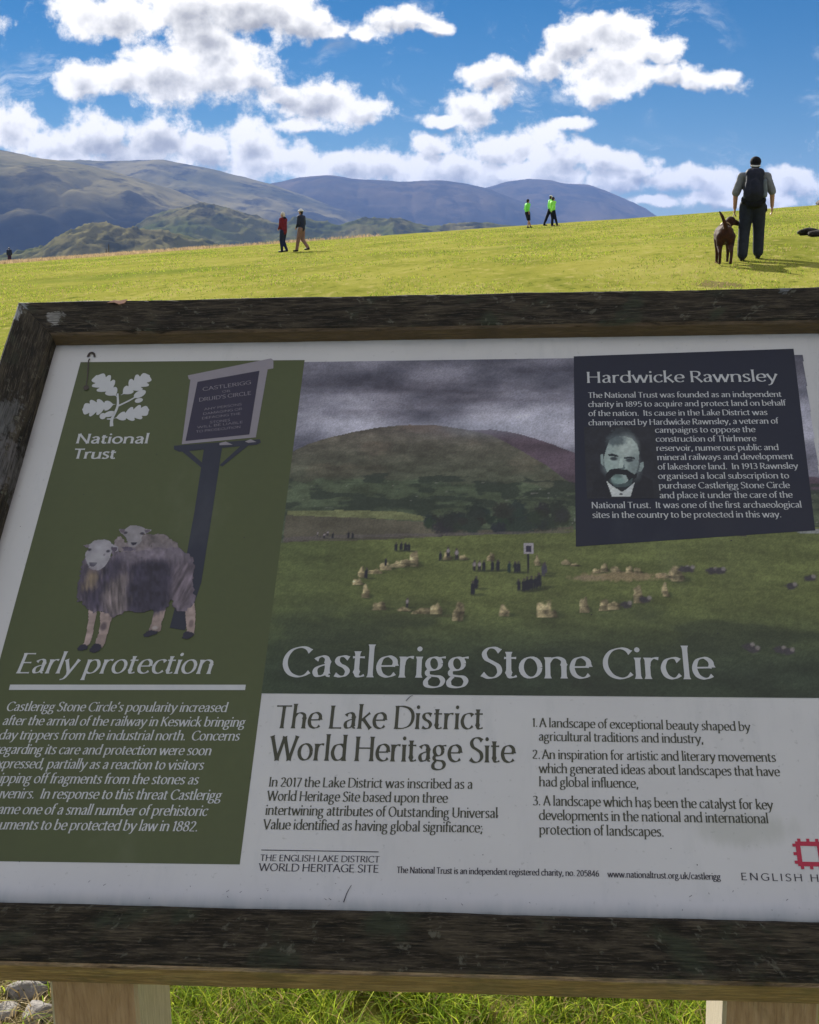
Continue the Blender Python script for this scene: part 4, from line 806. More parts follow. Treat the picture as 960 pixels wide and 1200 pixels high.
def sheep():
    L = Canvas(-.486, .300, -.285, .574, .00100)
    U, W = L.U, L.W
    def fur(base, fx=420, fy=90, amp=.55, seed=1, tilt=.25):
        n = fbm((U+tilt*W)*fx, W*fy, 4, seed); n2 = fbm(U*60, W*60, 3, seed+5); return np.asarray(base, float)[None, None]*(1-amp/2+amp*n)[..., None]*(.8+.4*n2)[..., None]
    wob = lambda pts, k=.0012: [(a_+random.uniform(-k, k), b_+random.uniform(-k, k)) for a_, b_ in cr(pts+pts[:1], 5)]
    def blur(m, r):
        m = m.astype(float)
        for ax in (0, 1):
            for _ in range(2):
                c_ = np.cumsum(np.pad(m, [(r+1, r) if a_ == ax else (0, 0) for a_ in (0, 1)], 'edge'), axis=ax)
                m = (np.take(c_, range(2*r+1, c_.shape[ax]), ax)-np.take(c_, range(0, c_.shape[ax]-2*r-1), ax))/(2*r+1)
        return m
    hair = fbm((U+.2*W)*330, W*60, 4, 40)-.5
    def Z(pts, c, a=1.0, k=.0012):
        m = L.inside(wob(pts, k))
        if a < 1: L.put(np.clip(blur(m, 5)*1.25+hair*1.1*(blur(m, 5) > .03), 0, 1)*(L.a > .5), c, a)
        else: L.put(m, c, a)
    Z([(-0.4347,0.4957),(-0.4251,0.5021),(-0.4149,0.4931),(-0.3980,0.5058),(-0.3809,0.5063),(-0.3635,0.5044),(-0.3493,0.4955),(-0.3399,0.4829),(-0.3591,0.4774),(-0.3882,0.4742),(-0.4161,0.4760),(-0.4297,0.4805)], fur((92, 87, 92), 200, 150, .6, 3), k=.0016)
    Z([(-0.4199,0.4851),(-0.4046,0.4830),(-0.3997,0.4792),(-0.4142,0.4775)], (62, 58, 74))
    Z([(-0.4307,0.5149),(-0.4202,0.5161),(-0.4157,0.5207),(-0.4071,0.5212),(-0.3981,0.5186),(-0.3932,0.5155),(-0.3832,0.5134),(-0.3896,0.5070),(-0.3949,0.5053),(-0.3953,0.4931),(-0.4008,0.4855),(-0.4069,0.4843),(-0.4123,0.4881),(-0.4185,0.5008),(-0.4274,0.5084)], fur((108, 107, 115), 90, 90, .25, 5), k=.0004)
    for q_, r_ in (([(-0.4199,0.5084)][0], .0022), ([(-0.3960,0.5071)][0], .0022)): L.ell(q_, r_*1.3, r_, (44, 42, 54), .9, .5)
    Z([(-0.4295,0.5141),(-0.4223,0.5156),(-0.4220,0.5084),(-0.4264,0.5090)], (78, 72, 84), k=.0002); Z([(-0.3940,0.5140),(-0.3853,0.5129),(-0.3908,0.5078)], (78, 72, 84), k=.0002)
    Z([(-0.4094,0.4919),(-0.4008,0.4918),(-0.4033,0.4875),(-0.4065,0.4876)], (36, 36, 50), k=.0003)
    leg = (124, 112, 112)
    for pts in ([(-0.3584,0.3859),(-0.3431,0.3859),(-0.3443,0.3626),(-0.3445,0.3511),(-0.3542,0.3488),(-0.3600,0.3534),(-0.3589,0.3649)], [(-0.3183,0.3907),(-0.3051,0.3954),(-0.2985,0.3514),(-0.3012,0.3457),(-0.3078,0.3490),(-0.3119,0.3628)], [(-0.4479,0.3856),(-0.4361,0.3833),(-0.4337,0.3484),(-0.4346,0.3347),(-0.4376,0.3290),(-0.4439,0.3301),(-0.4437,0.3392),(-0.4443,0.3622)], [(-0.4315,0.3809),(-0.4142,0.3763),(-0.4138,0.3531),(-0.4155,0.3303),(-0.4187,0.3257),(-0.4277,0.3302),(-0.4272,0.3485),(-0.4279,0.3623)]):
        Z(pts, fur(leg, 90, 160, .4, 9), k=.0005)
    L.ell([(-0.4219,0.3577)][0], .004, .006, (66, 58, 66), .8, .7); L.ell([(-0.3523,0.3557)][0], .004, .003, (150, 146, 150), .7, .7); L.ell([(-0.3048,0.3628)][0], .003, .006, (80, 70, 74), .7, .7)
    for pts in ([(-0.4510,0.3255),(-0.4441,0.3310),(-0.4368,0.3274),(-0.4386,0.3222),(-0.4480,0.3206)], [(-0.4344,0.3216),(-0.4285,0.3325),(-0.4186,0.3275),(-0.4225,0.3194),(-0.4313,0.3180)], [(-0.3660,0.3446),(-0.3598,0.3520),(-0.3472,0.3493),(-0.3534,0.3442),(-0.3634,0.3415)], [(-0.3140,0.3395),(-0.3120,0.3502),(-0.2992,0.3479),(-0.2993,0.3434),(-0.3059,0.3395)]): Z(pts, (34, 34, 48), k=.0006)
    body = [(-0.4699,0.4706),(-0.4710,0.4507),(-0.4700,0.4335),(-0.4666,0.3986),(-0.4575,0.3950),(-0.4514,0.3856),(-0.4394,0.3790),(-0.4252,0.3800),(-0.4112,0.3716),(-0.3943,0.3801),(-0.3755,0.3778),(-0.3597,0.3816),(-0.3436,0.3826),(-0.3366,0.3977),(-0.3316,0.3848),(-0.3160,0.3827),(-0.3053,0.3940),(-0.3103,0.4192),(-0.3122,0.4433),(-0.3177,0.4630),(-0.3271,0.4749),(-0.3385,0.4809),(-0.3579,0.4829),(-0.3765,0.4805),(-0.3991,0.4760),(-0.4227,0.4775),(-0.4318,0.4805),(-0.4377,0.4556)]
    Z(body, fur((74, 69, 82), 300, 60, .9, 13), k=.0024)
    Z([(-0.4248,0.4775),(-0.3993,0.4775),(-0.3767,0.4815),(-0.3558,0.4829),(-0.3385,0.4804),(-0.3243,0.4704),(-0.3311,0.4605),(-0.3571,0.4655),(-0.3816,0.4605),(-0.4022,0.4581),(-0.4196,0.4606)], fur((98, 93, 106), 160, 120, .6, 15), .8, k=.003)
    Z([(-0.4046,0.4482),(-0.3917,0.4581),(-0.3647,0.4605),(-0.3439,0.4482),(-0.3383,0.4263),(-0.3395,0.3953),(-0.3476,0.3824),(-0.3715,0.3783),(-0.3923,0.3801),(-0.3998,0.4047)], fur((42, 40, 55), 260, 120, .6, 17), .93, k=.0025)
    Z([(-0.3418,0.4482),(-0.3228,0.4605),(-0.3128,0.4385),(-0.3085,0.4049),(-0.3155,0.3860),(-0.3326,0.3906),(-0.3392,0.4191)], fur((86, 79, 90), 260, 40, 1.1, 19, -.3), .75, k=.002)
    Z([(-0.4383,0.4482),(-0.4175,0.4384),(-0.4038,0.4433),(-0.4016,0.4142),(-0.3970,0.3834),(-0.4117,0.3740),(-0.4272,0.3904),(-0.4369,0.4190)], fur((100, 93, 96), 330, 35, 1.2, 21), .8, k=.002)
    Z([(-0.4716,0.4556),(-0.4616,0.4482),(-0.4458,0.4433),(-0.4231,0.4680),(-0.4162,0.4482),(-0.4339,0.4142),(-0.4320,0.3833),(-0.4469,0.3856),(-0.4590,0.4046),(-0.4676,0.4262)], fur((48, 45, 60), 260, 60, .9, 23), .9, k=.0022)
    Z([(-0.4598,0.4445),(-0.4484,0.4458),(-0.4464,0.4311),(-0.4510,0.4166),(-0.4587,0.4154),(-0.4602,0.4311)], fur((116, 104, 88), 240, 50, .5, 25), .9, k=.0012)
    Z([(-0.4765,0.4882),(-0.4658,0.4902),(-0.4625,0.4953),(-0.4522,0.4975),(-0.4411,0.4957),(-0.4332,0.4881),(-0.4261,0.4843),(-0.4265,0.4770),(-0.4328,0.4770),(-0.4337,0.4680),(-0.4372,0.4556),(-0.4433,0.4477),(-0.4507,0.4467),(-0.4584,0.4492),(-0.4658,0.4606),(-0.4704,0.4731),(-0.4677,0.4836)], fur((114, 114, 124), 80, 80, .22, 27), k=.0004)
    Z([(-0.4359,0.4851),(-0.4267,0.4831),(-0.4277,0.4770),(-0.4336,0.4785)], (66, 60, 76), k=.0002); Z([(-0.4760,0.4877),(-0.4676,0.4887),(-0.4678,0.4831),(-0.4713,0.4836)], (92, 86, 98), k=.0002)
    for q_ in ([(-0.4654,0.4801)][0], [(-0.4387,0.4775)][0]): L.ell(q_, .0026, .0022, (40, 38, 52), .9, .5)
    Z([(-0.4621,0.4594),(-0.4509,0.4586),(-0.4525,0.4537),(-0.4559,0.4517),(-0.4593,0.4537)], (38, 38, 54), k=.0003); Z([(-0.4599,0.4502),(-0.4461,0.4502),(-0.4504,0.4453),(-0.4569,0.4458)], (74, 66, 78), .8, k=.0003)
    L.ell([(-0.4523,0.4656)][0], .010, .012, (140, 141, 150), .5, .9); L.ell([(-0.4429,0.4715)][0], .0016, .002, (88, 84, 96), .7, .5)
    L.build('sheep_picture', .0010, panel)
sheep()

# --- rust-brown drip and small scratches on the sheet
f = Flat(.0016)
limb(f, [(-0.5366,0.8374),(-0.5372,0.8303),(-0.5332,0.8037),(-0.5310,0.7828)], .0012, .0007); f.poly(ellp((-0.5302,0.7776), .0042, .0052, .3)); limb(f, [(-0.5401,0.8410),(-0.5383,0.8491),(-0.5327,0.8481),(-0.5292,0.8408)], .0022, .0016)
M_rust = print_mat('drip_brown', (.055, .042, .036)); f.build('drip_stain', M_rust, panel)
f = Flat(.0016); limb(f, [(-0.0744,-0.0017),(-0.0713,0.0091),(-0.0671,0.0181)], .0006, .0003); limb(f, [(-0.0163,0.2521),(-0.0112,0.2581),(-0.0081,0.2593)], .0005, .0003)
for k in range(26):
    a_, b_ = random.uniform(-.55, .5), random.uniform(-.004, .02); L_ = random.uniform(.001, .004)
    limb(f, [(a_, b_), (a_+L_*random.uniform(-1, 1), b_+L_*.6)], .0003, .0002)
for k in range(34): f.poly(ellp((random.uniform(-.59, .55), random.uniform(.02, .86)), random.uniform(.0004, .0011), random.uniform(.0004, .001), 0))
f.build('scratches', M_black, panel)['kind'] = 'stuff'

# --- posts
up_ = (Vector((0, 0, 1)) - hw*hw.z).normalized(); dp_ = up_.cross(hw).normalized()      # post axes: hw across, dp_ back, up_
def post(corner, width, depth):
    V = []; G_ = []; n = 24
    c = Vector(corner); 
    base = [c, c+hw*width, c+hw*width+dp_*depth, c+dp_*depth]
    ch = .004; pts = []
    for k in range(4):
        a_, b_, d_ = base[k-1], base[k], base[(k+1) % 4]
        pts.append(b_+(a_-b_).normalized()*ch); pts.append(b_+(d_-b_).normalized()*ch)
    bot = -.25
    for i in range(n+1):
        for j, p in enumerate(pts):
            top = ((-.0385)-(p-BO).dot(nw))/up_.dot(nw)          # cut flush under the frame
            t0 = (bot-p.z)/up_.z; s = t0+(top-t0)*i/n
            q_ = p+up_*s + (hw*mnoise.noise(p*9+up_*s*3)+dp_*mnoise.noise(p*7-up_*s*3))*.0012
            V.append(q_-Vector(board.location)); G_.append((s+p.x, (p-c).dot(hw), (p-c).dot(dp_)))
    m = 8; F_ = [tuple(range(m)), tuple(range(n*m, n*m+m))]
    for i in range(n):
        for j in range(m): F_.append((i*m+j, i*m+(j+1) % m, (i+1)*m+(j+1) % m, (i+1)*m+j))
    me = bpy.data.meshes.new('post'); me.from_pydata([tuple(v) for v in V], [], F_)
    at = me.attributes.new('grain', 'FLOAT_VECTOR', 'POINT'); at.data.foreach_set('vector', np.array(G_, np.float32).ravel())
    bm = bmesh.new(); bm.from_mesh(me); bmesh.ops.recalc_face_normals(bm, faces=bm.faces); bm.to_mesh(me); bm.free()
    return link('post', me, M_post, board)
post((-.4135, 1.311, .735), .1035, .125)
post((.3437, 1.2485, .752), .1035, .125)

# a dry leaf lying on the top beam
bm = bmesh.new(); q0 = (-0.5017,0.9607)
vs_ = [bm.verts.new(MB @ Vector((q0[0]+a_, (.932+b_*.8), .0268+c_*.6))) for a_, b_, c_ in ((-.018, 0, 0), (-.008, .005, .003), (.004, .004, .001), (.014, .006, .004), (.010, -.002, .001), (.002, -.006, .002), (-.006, -.003, .005))]
ctr = bm.verts.new(MB @ Vector((q0[0], .9335, .0290)))
for i in range(7): bm.faces.new((ctr, vs_[i], vs_[(i+1) % 7]))
me = bpy.data.meshes.new('dry_leaf'); bm.to_mesh(me); bm.free()
mo = cloth_mat('dry_leaf', (.50, .30, .24)); o = link('dry_leaf', me, mo); sol = o.modifiers.new('thick', 'SOLIDIFY'); sol.thickness = .0008
tag(o, 'small pinkish brown dry leaf lying on the top beam of the board frame', 'leaf')


# ------------------------------------------------------------------ people and the dog
BAKE = []
def soft(name, caps, voxel, mat, parent, it=4, label=None, fac=.5):
    """one continuous skin over tapered limbs (p0, r0, p1, r1) and ('e', centre, radii[, rotation])"""
    V = []; F_ = []
    for c in caps:
        n0 = len(V)
        if c[0] == 'e':
            ctr = Vector(c[1]); rad = c[2]; rot = Matrix.Identity(3) if len(c) < 4 else Matrix.Rotation(c[3][0], 3, 'X') @ Matrix.Rotation(c[3][1], 3, 'Y') @ Matrix.Rotation(c[3][2], 3, 'Z')
            nu, nv = 16, 10
            for i in range(nv+1):
                ph = math.pi*i/nv
                for j in range(nu):
                    th = 2*math.pi*j/nu; V.append(ctr+rot @ Vector((rad[0]*math.sin(ph)*math.cos(th), rad[1]*math.sin(ph)*math.sin(th), rad[2]*math.cos(ph))))
            rings = nv+1
        else:
            p0, r0, p1, r1 = Vector(c[0]), c[1], Vector(c[2]), c[3]; fl = c[4] if len(c) > 4 else 1.0
            ax = (p1-p0).normalized(); a_ = ax.orthogonal().normalized()
            sx_ = Vector((1, 0, 0)); sx_ = (sx_-ax*sx_.dot(ax)); a_ = sx_.normalized() if sx_.length > .2 else a_
            b_ = ax.cross(a_); nu = 12; rings = 0
            for k in range(5):
                t_ = math.pi/2*(1-k/4); c0 = p0-ax*r0*math.sin(t_); rr = max(r0*math.cos(t_), 1e-4); rings += 1
                for j in range(nu): th = 2*math.pi*j/nu; V.append(c0+a_*rr*math.cos(th)+b_*rr*fl*math.sin(th))
            for k in range(5):
                t_ = math.pi/2*k/4; c0 = p1+ax*r1*math.sin(t_); rr = max(r1*math.cos(t_), 1e-4); rings += 1
                for j in range(nu): th = 2*math.pi*j/nu; V.append(c0+a_*rr*math.cos(th)+b_*rr*fl*math.sin(th))
        for i in range(rings-1):
            for j in range(nu): F_.append((n0+i*nu+j, n0+i*nu+(j+1) % nu, n0+(i+1)*nu+(j+1) % nu, n0+(i+1)*nu+j))
        F_.append(tuple(n0+j for j in reversed(range(nu)))); F_.append(tuple(n0+(rings-1)*nu+j for j in range(nu)))
    me = bpy.data.meshes.new(name); me.from_pydata([tuple(v) for v in V], [], F_)
    bm = bmesh.new(); bm.from_mesh(me); bmesh.ops.recalc_face_normals(bm, faces=bm.faces); bm.to_mesh(me); bm.free()
    o = link(name, me, mat, parent)
    r = o.modifiers.new('skin', 'REMESH'); r.mode = 'VOXEL'; r.voxel_size = voxel; r.use_smooth_shade = True
    if it: s_ = o.modifiers.new('soft', 'SMOOTH'); s_.iterations = it; s_.factor = fac
    if label: o['label'] = label
    BAKE.append((o, mat)); return o
def bake_all():
    dg = bpy.context.evaluated_depsgraph_get(); dg.update()
    out = [(o, m, bpy.data.meshes.new_from_object(o.evaluated_get(dg))) for o, m in BAKE]
    for o, m, me in out:
        o.modifiers.clear(); o.data = me; me.name = o.name
        if not me.materials: me.materials.append(m)
        # creases and folds
        n = len(me.vertices); co_ = np.empty(n*3, np.float32); no = np.empty(n*3, np.float32)
        me.vertices.foreach_get('co', co_); me.vertices.foreach_get('normal', no); co_ = co_.reshape(-1, 3); no = no.reshape(-1, 3)
        k = o.get('fold')
        if k:
            f = fbm(co_[:, 0]*14+co_[:, 1]*9+40, co_[:, 2]*11+co_[:, 1]*6+40, 4, 17)-.5
            me.vertices.foreach_set('co', (co_+no*(f*k)[:, None]).ravel())
            del o['fold']
        me.update()

def face_mat(name, skin):
    return cloth_mat(name, skin, .55, .12, 20, .35)
M_skin = face_mat('skin', (.46, .25, .18)); M_hairw = cloth_mat('hair_fair', (.62, .56, .48), .7, .3, 60); M_haird = cloth_mat('hair_dark', (.035, .027, .022), .6, .3, 60)
def person(loc, rz, H, label, J, wear, vox=.014, hands=True):
    """J: joint positions for a figure 1.75 m tall facing +Y; wear: list of (part, material, spec)"""
    k = H/1.75; t = empty('person', (loc[0], loc[1], gz(*loc)-.01), rz); tag(t, label, 'person')
    S = lambda p: tuple(x*k for x in p)
    D = dict(hipL=(-.09, 0, .93), hipR=(.09, 0, .93), kneeL=(-.10, .02, .50), kneeR=(.10, .02, .50), ankL=(-.10, 0, .09), ankR=(.10, 0, .09), shL=(-.185, 0, 1.43), shR=(.185, 0, 1.43),
             elL=(-.25, -.02, 1.14), elR=(.25, -.02, 1.14), wrL=(-.25, .06, .90), wrR=(.25, .06, .90), head=(0, .02, 1.635), neck=(0, -.005, 1.49), toe=.17, look=0.0)
    D.update(J); g_ = {q: (Vector(S(v)) if isinstance(v, tuple) else v) for q, v in D.items()}
    hd = g_['head']; look = Matrix.Rotation(g_['look'], 3, 'Z')
    L = lambda x, y, z: hd + look @ Vector((x, y, z))*k
    caps = [('e', g_['hipL'].lerp(g_['hipR'], .5)+Vector((0, -.01, .04))*k, (.165*k, .115*k, .12*k)), (g_['hipL'].lerp(g_['hipR'], .5)+Vector((0, 0, .08))*k, .12*k, (g_['neck'].x, g_['neck'].y-.01, 1.22*k), .135*k, .78),
            ((g_['neck'].x, g_['neck'].y-.01, 1.22*k), .15*k, (g_['neck'].x, g_['neck'].y, 1.36*k), .15*k, .72), (g_['shL'], .062*k, g_['shR'], .062*k), (g_['neck']-Vector((0, 0, .08))*k, .062*k, hd-Vector((0, .01, .04))*k, .052*k)]
    caps += [('e', L(0, 0, .01), (.074*k, .092*k, .105*k)), ('e', L(0, .045, -.055), (.048*k, .05*k, .05*k)), (L(0, .085, .005), .010*k, L(0, .108, -.022), .014*k), ('e', L(-.076, -.005, -.012), (.012*k, .018*k, .03*k)), ('e', L(.076, -.005, -.012), (.012*k, .018*k, .03*k)), ('e', L(0, .092, -.058), (.024*k, .010*k, .008*k))]
    for s_ in 'LR':
        caps += [(g_['hip'+s_], .090*k, g_['knee'+s_], .058*k), (g_['knee'+s_], .057*k, g_['knee'+s_].lerp(g_['ank'+s_], .35), .056*k), (g_['knee'+s_].lerp(g_['ank'+s_], .35), .056*k, g_['ank'+s_], .037*k)]
        ft = g_.get('toe'+s_) or g_['ank'+s_]+Vector((0, .16, -.055))*k
        caps += [(g_['ank'+s_]+Vector((0, -.03, -.045))*k, .036*k, ft, .032*k)]
        caps += [(g_['sh'+s_], .055*k, g_['el'+s_], .043*k), (g_['el'+s_], .047*k, g_['wr'+s_], .032*k)]
        w = g_['wr'+s_]; dv = (w-g_['el'+s_]).normalized(); sg = -1 if s_ == 'L' else 1
        pm = w+dv*.065*k; caps += [(w, .026*k, pm, .034*k, .6)] if False else [('e', w+dv*.05*k, (.020*k, .040*k, .052*k))]
        if hands:
            fw = Vector((0, 1, 0)); fw = (fw-dv*fw.dot(dv)).normalized(); inn = Vector((-sg, 0, 0))
            for q, (off, ln) in enumerate(((.030, .040), (.011, .046), (-.009, .043), (-.028, .034))):
                a_ = w+dv*.088*k+fw*off*k; b_ = a_+(dv*ln+inn*.010)*k; c_ = b_+(dv*.022+inn*.022)*k
                caps += [(a_, .0105*k, b_, .0095*k), (b_, .0095*k, c_, .0085*k)]
            a_ = w+dv*.035*k+fw*.030*k; b_ = a_+(dv*.032+fw*.026)*k; caps += [(a_, .012*k, b_, .010*k), (b_, .010*k, b_+(dv*.024+fw*.004+inn*.008)*k, .009*k)]
    body = soft('body', caps, min(vox, .0085) if hands and vox < .013 else vox, M_skin, t, 2)
    for e_ in (-1, 1):
        pass
    for part, mat, spec in wear:
        c = []; v_ = vox; it = 4; fold = .010
        if part == 'trousers':
            lo, r1, r2, r3 = spec       # fraction of the shin covered, thigh, knee, hem radius
            c = [('e', g_['hipL'].lerp(g_['hipR'], .5)+Vector((0, -.012, .035))*k, (.180*k, .128*k, .125*k)), (g_['hipL'].lerp(g_['hipR'], .5)+Vector((0, 0, .07))*k, .135*k, g_['hipL'].lerp(g_['hipR'], .5)+Vector((0, 0, .13))*k, .135*k, .85)]
            for s_ in 'LR':
                h_, n_, a_ = g_['hip'+s_], g_['knee'+s_], g_['ank'+s_]
                if lo < 0: c += [(h_, .112*k, h_.lerp(n_, 1+lo), r2*k)]
                else: c += [(h_, r1*k, n_, r2*k), (n_, r2*k, n_.lerp(a_, lo), r3*k)]
        elif part in ('jacket', 'shirt'):
            hem, arm, fat = spec        # height of the hem, share of the arm covered, bulk
            top = Vector((g_['neck'].x, g_['neck'].y-.01, 0)); hp = g_['hipL'].lerp(g_['hipR'], .5)
            hb = Vector((hp.x, hp.y-.01, hem*k+.1*k))
            c = [(hb, (.150+fat)*k, Vector((top.x, top.y, 1.2*k)), (.150+fat)*k, .80), (Vector((top.x, top.y, 1.2*k)), (.158+fat)*k, Vector((top.x, top.y, 1.33*k)), (.160+fat)*k, .74), (g_['shL'], (.068+fat*.6)*k, g_['shR'], (.068+fat*.6)*k), (g_['neck']-Vector((0, 0, .06))*k, .075*k, g_['neck']+Vector((0, 0, .0))*k, .066*k)]
            for s_ in 'LR':
                a_, b_, w_ = g_['sh'+s_], g_['el'+s_], g_['wr'+s_]
                if arm <= 1: c += [(a_, (.066+fat*.5)*k, a_.lerp(b_, arm), (.062+fat*.5)*k)]
                else: c += [(a_, (.066+fat*.5)*k, b_, (.054+fat*.4)*k), (b_, (.054+fat*.4)*k, b_.lerp(w_, arm-1), (.040+fat*.3)*k)]
            fold = .014
        elif part == 'shoe':
            for s_ in 'LR':
                a_ = g_['ank'+s_]; ft = g_.get('toe'+s_) or a_+Vector((0, .16, -.055))*k
                soft('shoe', [(a_+Vector((0, -.03, -.04))*k, .048*k, ft, .042*k), (a_+Vector((0, -.01, .01))*k, .048*k, a_+Vector((0, .03, -.03))*k, .048*k)], v_, mat, t, 2)
            continue
        elif part == 'cap':
            c = [('e', L(0, -.004, .045), (.086*k, .104*k, .082*k)), ('e', L(0, .11, .045), (.062*k, .06*k, .010*k))]; fold = .003
            if spec == 'plain': c = c[:1]
        elif part == 'hat':
            c = [('e', L(0, -.004, .06), (.088*k, .104*k, .075*k)), ('e', L(0, .0, .035), (.145*k, .155*k, .016*k))]; fold = .004
        elif part == 'hair':
            c = [('e', L(0, -.014, .025), (.086*k, .096*k, .100*k)), ('e', L(0, -.052, -.04), (.070*k, .045*k, .075*k))]; fold = .012
            if spec == 'long': c += [(L(0, -.06, -.05), .058*k, L(0, -.075, -.13), .045*k)]
        elif part == 'hood':
            c = [('e', g_['neck']+Vector((0, -.075, .0))*k, (.105*k, .06*k, .06*k))]
        elif part == 'caps':
            c = [tuple([('e', Vector(S(q[1])), tuple(x*k for x in q[2])) + tuple(q[3:4])][0]) if q[0] == 'e' else (Vector(S(q[0])), q[1]*k, Vector(S(q[2])), q[3]*k) + tuple(q[4:5]) for q in spec[1]]; fold = spec[2] if len(spec) > 2 else .006
            o = soft(spec[0], c, v_, mat, t, 3); o['fold'] = fold; continue
        o = soft(part, c, v_, mat, t, it); o['fold'] = fold
    return t

C_dkn = cloth_mat('trousers_charcoal', (.026, .030, .040)); C_grey = cloth_mat('shirt_grey', (.19, .195, .21)); C_pack = cloth_mat('pack_navy', (.014, .016, .030), .6); C_packg = cloth_mat('pack_grey', (.13, .15, .18), .6)
C_boot = cloth_mat('boot_black', (.014, .013, .013), .6); C_black = cloth_mat('cloth_black', (.010, .010, .013)); C_white = cloth_mat('cloth_white', (.72, .70, .66)); C_red = cloth_mat('coat_dark_red', (.16, .016, .024)); C_navy = cloth_mat('coat_navy', (.018, .022, .045), .6)
C_blue = cloth_mat('leggings_navy', (.018, .024, .06)); C_tan = cloth_mat('trousers_tan', (.24, .135, .105)); C_hv = cloth_mat('jacket_fluorescent_green', (.22, .82, .10), .7, .12); C_hv2 = cloth_mat('jacket_lime', (.32, .88, .10), .7, .12); C_purp = cloth_mat('skirt_maroon', (.05, .02, .04))
C_reflect = cloth_mat('band_white', (.75, .74, .70), .5)

# the walker with the dog, seen from behind, climbing the slope
man = person((5.66, 21.4), R(-12), 1.66, 'man seen from behind in grey shirt, dark trousers and cap, with a navy rucksack',
    dict(hipL=(-.100, 0, .93), hipR=(.10, .0, .93), kneeL=(-.125, .01, .50), kneeR=(.125, .10, .53), ankL=(-.140, -.13, .075), ankR=(.135, .10, .12), shL=(-.205, 0, 1.42), shR=(.205, 0, 1.42),
         elL=(-.30, -.03, 1.14), elR=(.31, -.03, 1.16), wrL=(-.300, .05, .90), wrR=(.325, .04, .925), neck=(0, .03, 1.49), head=(.01, .055, 1.625)),
    [('trousers', C_dkn, (.93, .128, .104, .092)), ('shirt', C_grey, (.93, .95, .024)), ('shoe', C_boot, 0), ('hair', M_haird, 'short'), ('caps', C_black, ('cap', [('e', (.01, .045, 1.675), (.098, .118, .092)), ('e', (.01, .17, 1.675), (.068, .06, .010))], .003)),
     ('caps', C_pack, ('rucksack', [((0, -.185, 1.40), .155, (0, -.20, 1.14), .182, .72), ((-.06, -.17, 1.47), .105, (.06, -.17, 1.47), .105, .75), ((-.11, -.18, 1.10), .07, (.11, -.18, 1.10), .07), ((0, -.29, 1.30), .08, (0, -.30, 1.16), .09, .6)], .012)),
     ('caps', C_packg, ('side_pocket', [((.170, -.23, 1.34), .036, (.178, -.22, 1.10), .048)], .006)), ('caps', C_packg, ('side_pocket', [((-.150, -.20, 1.16), .030, (-.150, -.19, 1.06), .036)], .006)),
     ('caps', C_black, ('waist_bag', [((-.13, -.15, 1.02), .085, (.13, -.15, 1.02), .085), ((-.06, -.19, .96), .075, (.08, -.19, .96), .075)], .014)),
     ('caps', C_pack, ('shoulder_strap', [((-.13, -.10, 1.49), .026, (-.13, .06, 1.49), .026), ((-.13, .06, 1.49), .026, (-.15, .13, 1.25), .026)], 0)), ('caps', C_pack, ('shoulder_strap', [((.13, -.10, 1.49), .026, (.13, .06, 1.49), .026), ((.13, .06, 1.49), .026, (.15, .13, 1.25), .026)], 0)),
     ('caps', C_white, ('cap_band', [((-.062, -.052, 1.600), .017, (.030, -.062, 1.594), .017), ((.03, -.062, 1.594), .017, (.085, -.02, 1.604), .014)], 0)),
     ('caps', C_black, ('hip_pouch', [((.205, .0, .93), .035, (.210, .0, .86), .04)], .003))], vox=.0125)

# two women walking left along the field
person((-5.12, 52.5), R(62), 1.62, 'walker in a dark red coat and navy leggings with pale hair',
    dict(kneeL=(-.06, .08, .50), ankL=(-.05, .06, .10), kneeR=(.07, .05, .50), ankR=(.06, -.12, .13), elL=(-.25, .0, 1.15), elR=(.25, .05, 1.15), wrL=(-.17, .14, 1.02), wrR=(.18, .16, 1.03), look=R(15)),
    [('trousers', C_blue, (1, .115, .080, .060)), ('jacket', C_red, (.84, 1.9, .030)), ('shoe', C_boot, 0), ('hair', M_hairw, 'long'), ('hood', C_black, 0)], vox=.02, hands=False)
person((-4.30, 51.5), R(62), 1.66, 'walker in a navy coat, reddish tan trousers and a white sun hat',
    dict(kneeL=(-.08, .12, .50), ankL=(-.08, .20, .09), kneeR=(.08, .0, .50), ankR=(.08, -.27, .16), elL=(-.24, .02, 1.14), elR=(.24, .0, 1.14), wrL=(-.19, .14, .98), wrR=(.20, .10, .98)),
    [('trousers', C_tan, (.95, .112, .082, .068)), ('jacket', C_navy, (.88, 1.85, .020)), ('shoe', C_boot, 0), ('hair', M_haird, 'short'), ('hat', C_white, 0)], vox=.02, hands=False)
# three in fluorescent jackets near the crest
person((7.05, 77.5), R(-60), 1.70, 'walker in a bright green jacket and black shorts, alone on the slope',
    dict(kneeL=(-.08, .15, .50), ankL=(-.08, .32, .10), kneeR=(.08, .06, .50), ankR=(.08, -.02, .09), elR=(.25, -.10, 1.15), wrR=(.25, -.06, .91), elL=(-.24, -.04, 1.15), wrL=(-.2, .10, .95)),
    [('trousers', C_black, (-.12, .10, .112, .08)), ('jacket', C_hv, (.92, 1.4, .018)), ('shoe', C_boot, 0), ('hair', M_haird, 'short'), ('cap', C_black, 'plain')], vox=.024, hands=False)
person((8.42, 77.5), R(-72), 1.82, 'walker with white cap behind the lime green jacket, one dark leg striding left',
    dict(kneeL=(-.08, -.18, .52), ankL=(-.08, -.34, .13), kneeR=(.08, .10, .50), ankR=(.08, .10, .09), elL=(-.25, -.02, 1.15), elR=(.25, -.02, 1.15)),
    [('trousers', C_black, (1, .115, .085, .065)), ('jacket', C_hv, (.90, 1.8, .012)), ('shoe', C_boot, 0), ('hair', M_haird, 'short'), ('cap', C_white, 'plain')], vox=.024, hands=False)
